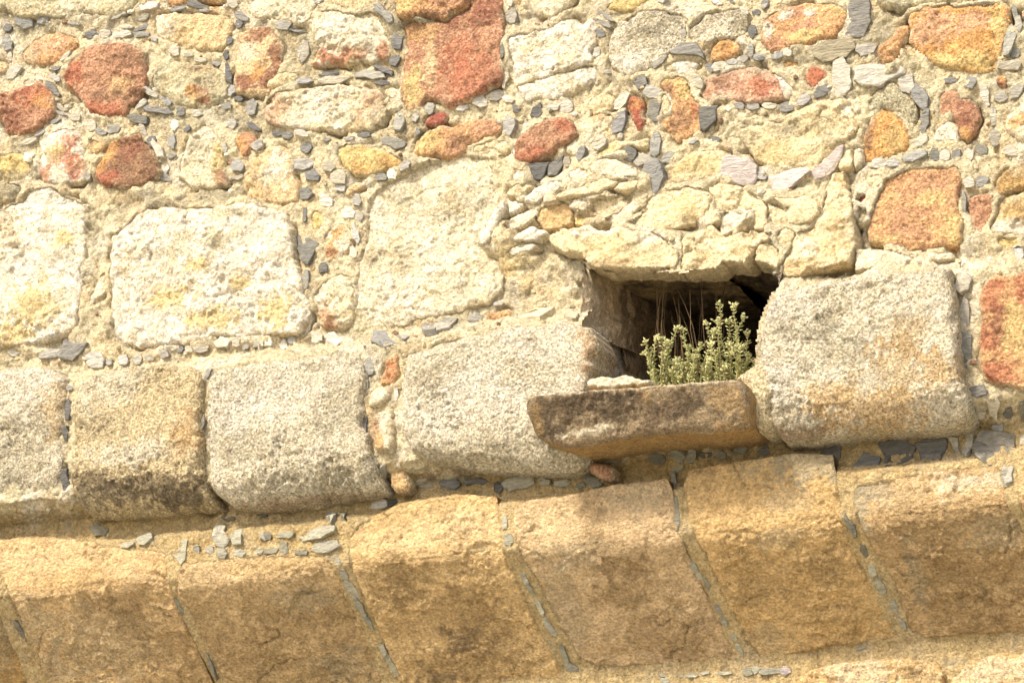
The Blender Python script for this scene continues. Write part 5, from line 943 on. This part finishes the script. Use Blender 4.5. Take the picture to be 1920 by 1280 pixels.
# ---------------------------------------------------------------- the opening: jambs, soffit, bed and back
def patch(name, A, B, Cc, Dd, nu_, nv_, amp, col, mat, dabs=(), seed=0., facing=None):
    s, t = np.meshgrid(np.linspace(0, 1, nu_), np.linspace(0, 1, nv_)); s, t = s.ravel()[:, None], t.ravel()[:, None]
    A, B, Cc, Dd = [np.array(q, float) for q in (A, B, Cc, Dd)]
    V = (A*(1-s)+B*s)*(1-t)+(Dd*(1-s)+Cc*s)*t; n = np.cross(B-A, Dd-A); n /= np.linalg.norm(n)
    L1, L2 = np.linalg.norm(B-A), np.linalg.norm(Dd-A); u, v = s[:, 0]*L1, t[:, 0]*L2
    hgt = fbm(u, v, 8, 4, seed)*amp+fbm(u, v, 35, 3, seed+1)*amp*.4; wd, wv = worley(u, v, 7, seed); V = V+n*(hgt+(wv-.5)*amp*.8)[:, None]
    a = (np.arange(nv_-1)[:, None]*nu_+np.arange(nu_-1)[None]).ravel(); Q = np.stack([a, a+1, a+nu_+1, a+nu_], 1)
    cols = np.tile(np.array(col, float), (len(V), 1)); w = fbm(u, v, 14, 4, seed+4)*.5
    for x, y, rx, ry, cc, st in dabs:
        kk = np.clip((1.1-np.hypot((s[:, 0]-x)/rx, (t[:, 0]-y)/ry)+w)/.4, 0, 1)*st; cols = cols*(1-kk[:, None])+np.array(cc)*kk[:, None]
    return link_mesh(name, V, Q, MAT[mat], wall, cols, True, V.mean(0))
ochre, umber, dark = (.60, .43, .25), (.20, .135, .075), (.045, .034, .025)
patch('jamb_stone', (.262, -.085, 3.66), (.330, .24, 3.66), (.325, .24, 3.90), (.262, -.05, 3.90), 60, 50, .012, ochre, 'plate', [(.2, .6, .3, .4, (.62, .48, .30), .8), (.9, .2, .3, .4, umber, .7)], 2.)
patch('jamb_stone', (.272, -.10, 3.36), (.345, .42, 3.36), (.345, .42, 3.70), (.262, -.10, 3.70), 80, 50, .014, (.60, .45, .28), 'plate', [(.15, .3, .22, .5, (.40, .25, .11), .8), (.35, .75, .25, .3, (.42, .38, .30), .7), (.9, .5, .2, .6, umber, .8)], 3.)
patch('jamb_stone', (.31, .16, 3.60), (.36, .75, 3.60), (.36, .75, 3.93), (.31, .16, 3.93), 60, 40, .014, (.30, .21, .12), 'recess', [], 4.)
patch('jamb_stone', (.345, .42, 3.36), (.36, .75, 3.36), (.36, .75, 3.66), (.345, .42, 3.66), 50, 40, .02, (.14, .10, .06), 'recess', [], 5.)
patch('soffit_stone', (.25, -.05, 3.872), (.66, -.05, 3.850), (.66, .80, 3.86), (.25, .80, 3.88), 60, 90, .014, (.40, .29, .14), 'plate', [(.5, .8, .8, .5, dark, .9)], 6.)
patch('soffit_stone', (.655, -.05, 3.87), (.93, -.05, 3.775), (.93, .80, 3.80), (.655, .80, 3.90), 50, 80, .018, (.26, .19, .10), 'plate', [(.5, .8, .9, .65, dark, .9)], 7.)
patch('jamb_stone', (.90, .78, 3.36), (.875, -.09, 3.36), (.885, -.05, 3.86), (.93, .78, 3.86), 60, 60, .015, (.20, .15, .09), 'recess', [], 8.)
patch('back_stone', (.30, .745, 3.34), (.62, .745, 3.34), (.62, .745, 3.95), (.30, .745, 3.95), 60, 60, .03, (.085, .058, .036), 'recess', [], 9.)
patch('back_stone', (.615, .74, 3.34), (.95, .74, 3.34), (.95, .74, 3.95), (.615, .74, 3.95), 60, 60, .03, (.03, .026, .023), 'recess', [(.6, .6, .5, .4, (.05, .035, .025), .7)], 10.)
patch('bed_stone', (.24, -.12, 3.395), (.24, .80, 3.415), (.90, .80, 3.415), (.90, -.12, 3.395), 90, 60, .012, (.22, .17, .11), 'recess', [], 11.)
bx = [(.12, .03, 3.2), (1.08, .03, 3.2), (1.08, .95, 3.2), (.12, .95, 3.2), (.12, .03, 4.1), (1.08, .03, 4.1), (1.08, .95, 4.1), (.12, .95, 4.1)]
o = link_mesh('wall_core', bx, [(0, 3, 2, 1), (4, 5, 6, 7), (1, 2, 6, 5), (2, 3, 7, 6), (3, 0, 4, 7)], MAT['recess'], wall, np.tile(np.array((.05, .042, .034)), (8, 1)), False)
# ---------------------------------------------------------------- ground below (out of the picture, throws light up under the course)
gm = plain('pale_dry_ground', (.40, .37, .29), .95, 3)
ground = link_mesh('ground', [(-300, -300, 0), (300, -300, 0), (300, 300, 0), (-300, 300, 0)], [(0, 1, 2, 3)], gm, None, None, False); ground['kind'] = 'structure'; ground['label'] = 'pale dry ground in front of the wall'
# ---------------------------------------------------------------- plants on the ledge
def tube(path, rad, n=5):
    V, F = [], []; path = [Vector(p) for p in path]
    for i_, p in enumerate(path):
        t = (path[min(i_+1, len(path)-1)]-path[max(i_-1, 0)]).normalized(); a = t.orthogonal().normalized(); b = t.cross(a)
        for k_ in range(n):
            w = 2*math.pi*k_/n; V.append(p+(a*math.cos(w)+b*math.sin(w))*rad[i_])
    for i_ in range(len(path)-1):
        for k_ in range(n):
            F.append((i_*n+k_, i_*n+(k_+1) % n, (i_+1)*n+(k_+1) % n, (i_+1)*n+k_))
    return V, F
LEAF = plain('fleshy_leaf', (.31, .315, .125), .6, 120); LEAF2 = plain('pale_leaf_tip', (.46, .43, .20), .6, 150); STEM = plain('pale_green_stem', (.24, .20, .08), .7); STRAW = plain('dry_straw', (.10, .062, .03), .9); STRAW2 = plain('dry_straw_pale', (.14, .09, .04), .9)
def leaf(V, F, p, dirv, up, L, W, T):
    dirv = dirv.normalized(); side = dirv.cross(up).normalized(); nn = side.cross(dirv).normalized(); b = len(V)
    V += [p, p+dirv*L*.5+side*W, p+dirv*L*.5-side*W, p+dirv*L, p+dirv*L*.5+nn*T, p+dirv*L*.5-nn*T]
    F += [(b, b+1, b+4), (b, b+4, b+2), (b+1, b+3, b+4), (b+4, b+3, b+2), (b, b+5, b+1), (b, b+2, b+5), (b+1, b+5, b+3), (b+5, b+2, b+3)]
def plant(name, label, base, tips, rs):
    root = thing(name, label, 'plant', base, 'succulent plants on the ledge')
    for (tx, ty, tz) in tips:
        b0 = Vector((tx*.45+rs.uniform(-.03, .03), ty*.5+rs.uniform(-.02, .02), 0)); tp = Vector((tx+rs.gauss(0, .006), ty, tz*.87)); n = 9; path = []; bow = rs.gauss(0, .014); bowy = rs.gauss(-.006, .012)
        for i_ in range(n):
            q = i_/(n-1); p = b0.lerp(tp, q); p.x = b0.x+(tp.x-b0.x)*(q**.7)+bow*math.sin(q*math.pi); p.y += bowy*math.sin(q*math.pi); p += Vector((rs.gauss(0, .002), rs.gauss(0, .002), 0)); path.append(p)
        V, F = tube(path, [.0024-.0012*i_/(n-1) for i_ in range(n)], 5); st = link_mesh('stem', V, F, STEM, root)
        V, F = [], []; V2, F2 = [], []; total = sum((path[i_+1]-path[i_]).length for i_ in range(n-1)); s_ = .03; k_ = 0
        while s_ < total:
            q = s_/total; f = q*(n-1); i_ = min(int(f), n-2); p = path[i_].lerp(path[i_+1], f-i_); t = (path[i_+1]-path[i_]).normalized()
            for j_ in range(2):
                a = k_*2.4+j_*math.pi+rs.uniform(-.4, .4); o_ = t.orthogonal().normalized(); o_.rotate(Matrix.Rotation(a, 3, t)); dv = (o_+t*rs.uniform(.3, .9))
                tgt = (V2, F2) if q > .72 and rs.random() < .55 else (V, F)
                leaf(tgt[0], tgt[1], p, dv, t, rs.uniform(.009, .024)*(1.1-.3*q), rs.uniform(.0034, .0052), .0022)
            s_ += rs.uniform(.008, .012); k_ += 1
        for j_ in range(rs.randint(8, 14)):           # budded head
            dv = Vector((rs.gauss(0, .8), rs.gauss(0, .8), rs.uniform(.1, 1))); tgt = (V2, F2) if rs.random() < .7 else (V, F); leaf(tgt[0], tgt[1], path[-1]+Vector((rs.gauss(0, .004), rs.gauss(0, .004), rs.gauss(0, .004))), dv, Vector((.1, .3, 1)), rs.uniform(.010, .016), .0045, .0034)
        if V: link_mesh('foliage', V, F, LEAF, st, None, False)['kind'] = 'stuff'
        if V2: link_mesh('foliage_tip', V2, F2, LEAF2, st, None, False)['kind'] = 'stuff'
    return root
PX = []
rs = random.Random(4)
def tipset(x0, x1, spec, n_fill, hmin, hmax):
    xm = (x0+x1)/2; t = [(x-xm, rs.uniform(-.05, .05), z-3.40) for x, z in spec]
    for _ in range(n_fill): t.append((rs.uniform(x0, x1)-xm, rs.uniform(-.07, .07), rs.uniform(hmin, hmax)))
    return xm, t
for nm, lb, (x0, x1, spec, nf, a_, b_) in [
  ('succulent_plant', 'low pale green succulent leaning out at the left end of the ledge', (.49, .60, [(.485, 3.57), (.502, 3.60), (.522, 3.62), (.545, 3.605), (.565, 3.585), (.582, 3.645)], 16, .06, .15)),
  ('succulent_plant', 'middle pale green succulent on the ledge between its two neighbours', (.575, .690, [(.590, 3.645), (.615, 3.575), (.640, 3.59), (.66, 3.665), (.685, 3.62)], 17, .06, .16)),
  ('succulent_plant', 'tallest pale green succulent beside the large right-hand block', (.685, .795, [(.695, 3.665), (.725, 3.70), (.742, 3.66), (.765, 3.69), (.78, 3.66), (.79, 3.61)], 15, .06, .17))]:
    xm, tips = tipset(x0, x1, spec, nf, a_, b_); plant(nm, lb, (xm, -.13, 3.40), tips, rs)
g = thing('dry_grass', 'tuft of dry brown grass stalks standing in the dark opening behind the succulents', 'dry grass', (.56, .10, 3.40)); g['kind'] = 'thing'
for i_ in range(30):
    bx = rs.uniform(-.10, .10); lean = rs.gauss(0, .014); hgt = rs.uniform(.26, .46); yy = rs.uniform(-.10, .10); kink = rs.gauss(0, .03); path = [(bx+lean*(q/6)**2*1.6+kink*math.sin(q/6*2.6)**2, yy+rs.gauss(0, .006), hgt*q/6) for q in range(7)]
    V, F = tube(path, [.0011]*6+[.0005], 4); link_mesh('stalk', V, F, STRAW if i_ % 3 else STRAW2, g)
print('done', _t.time()-_t0)
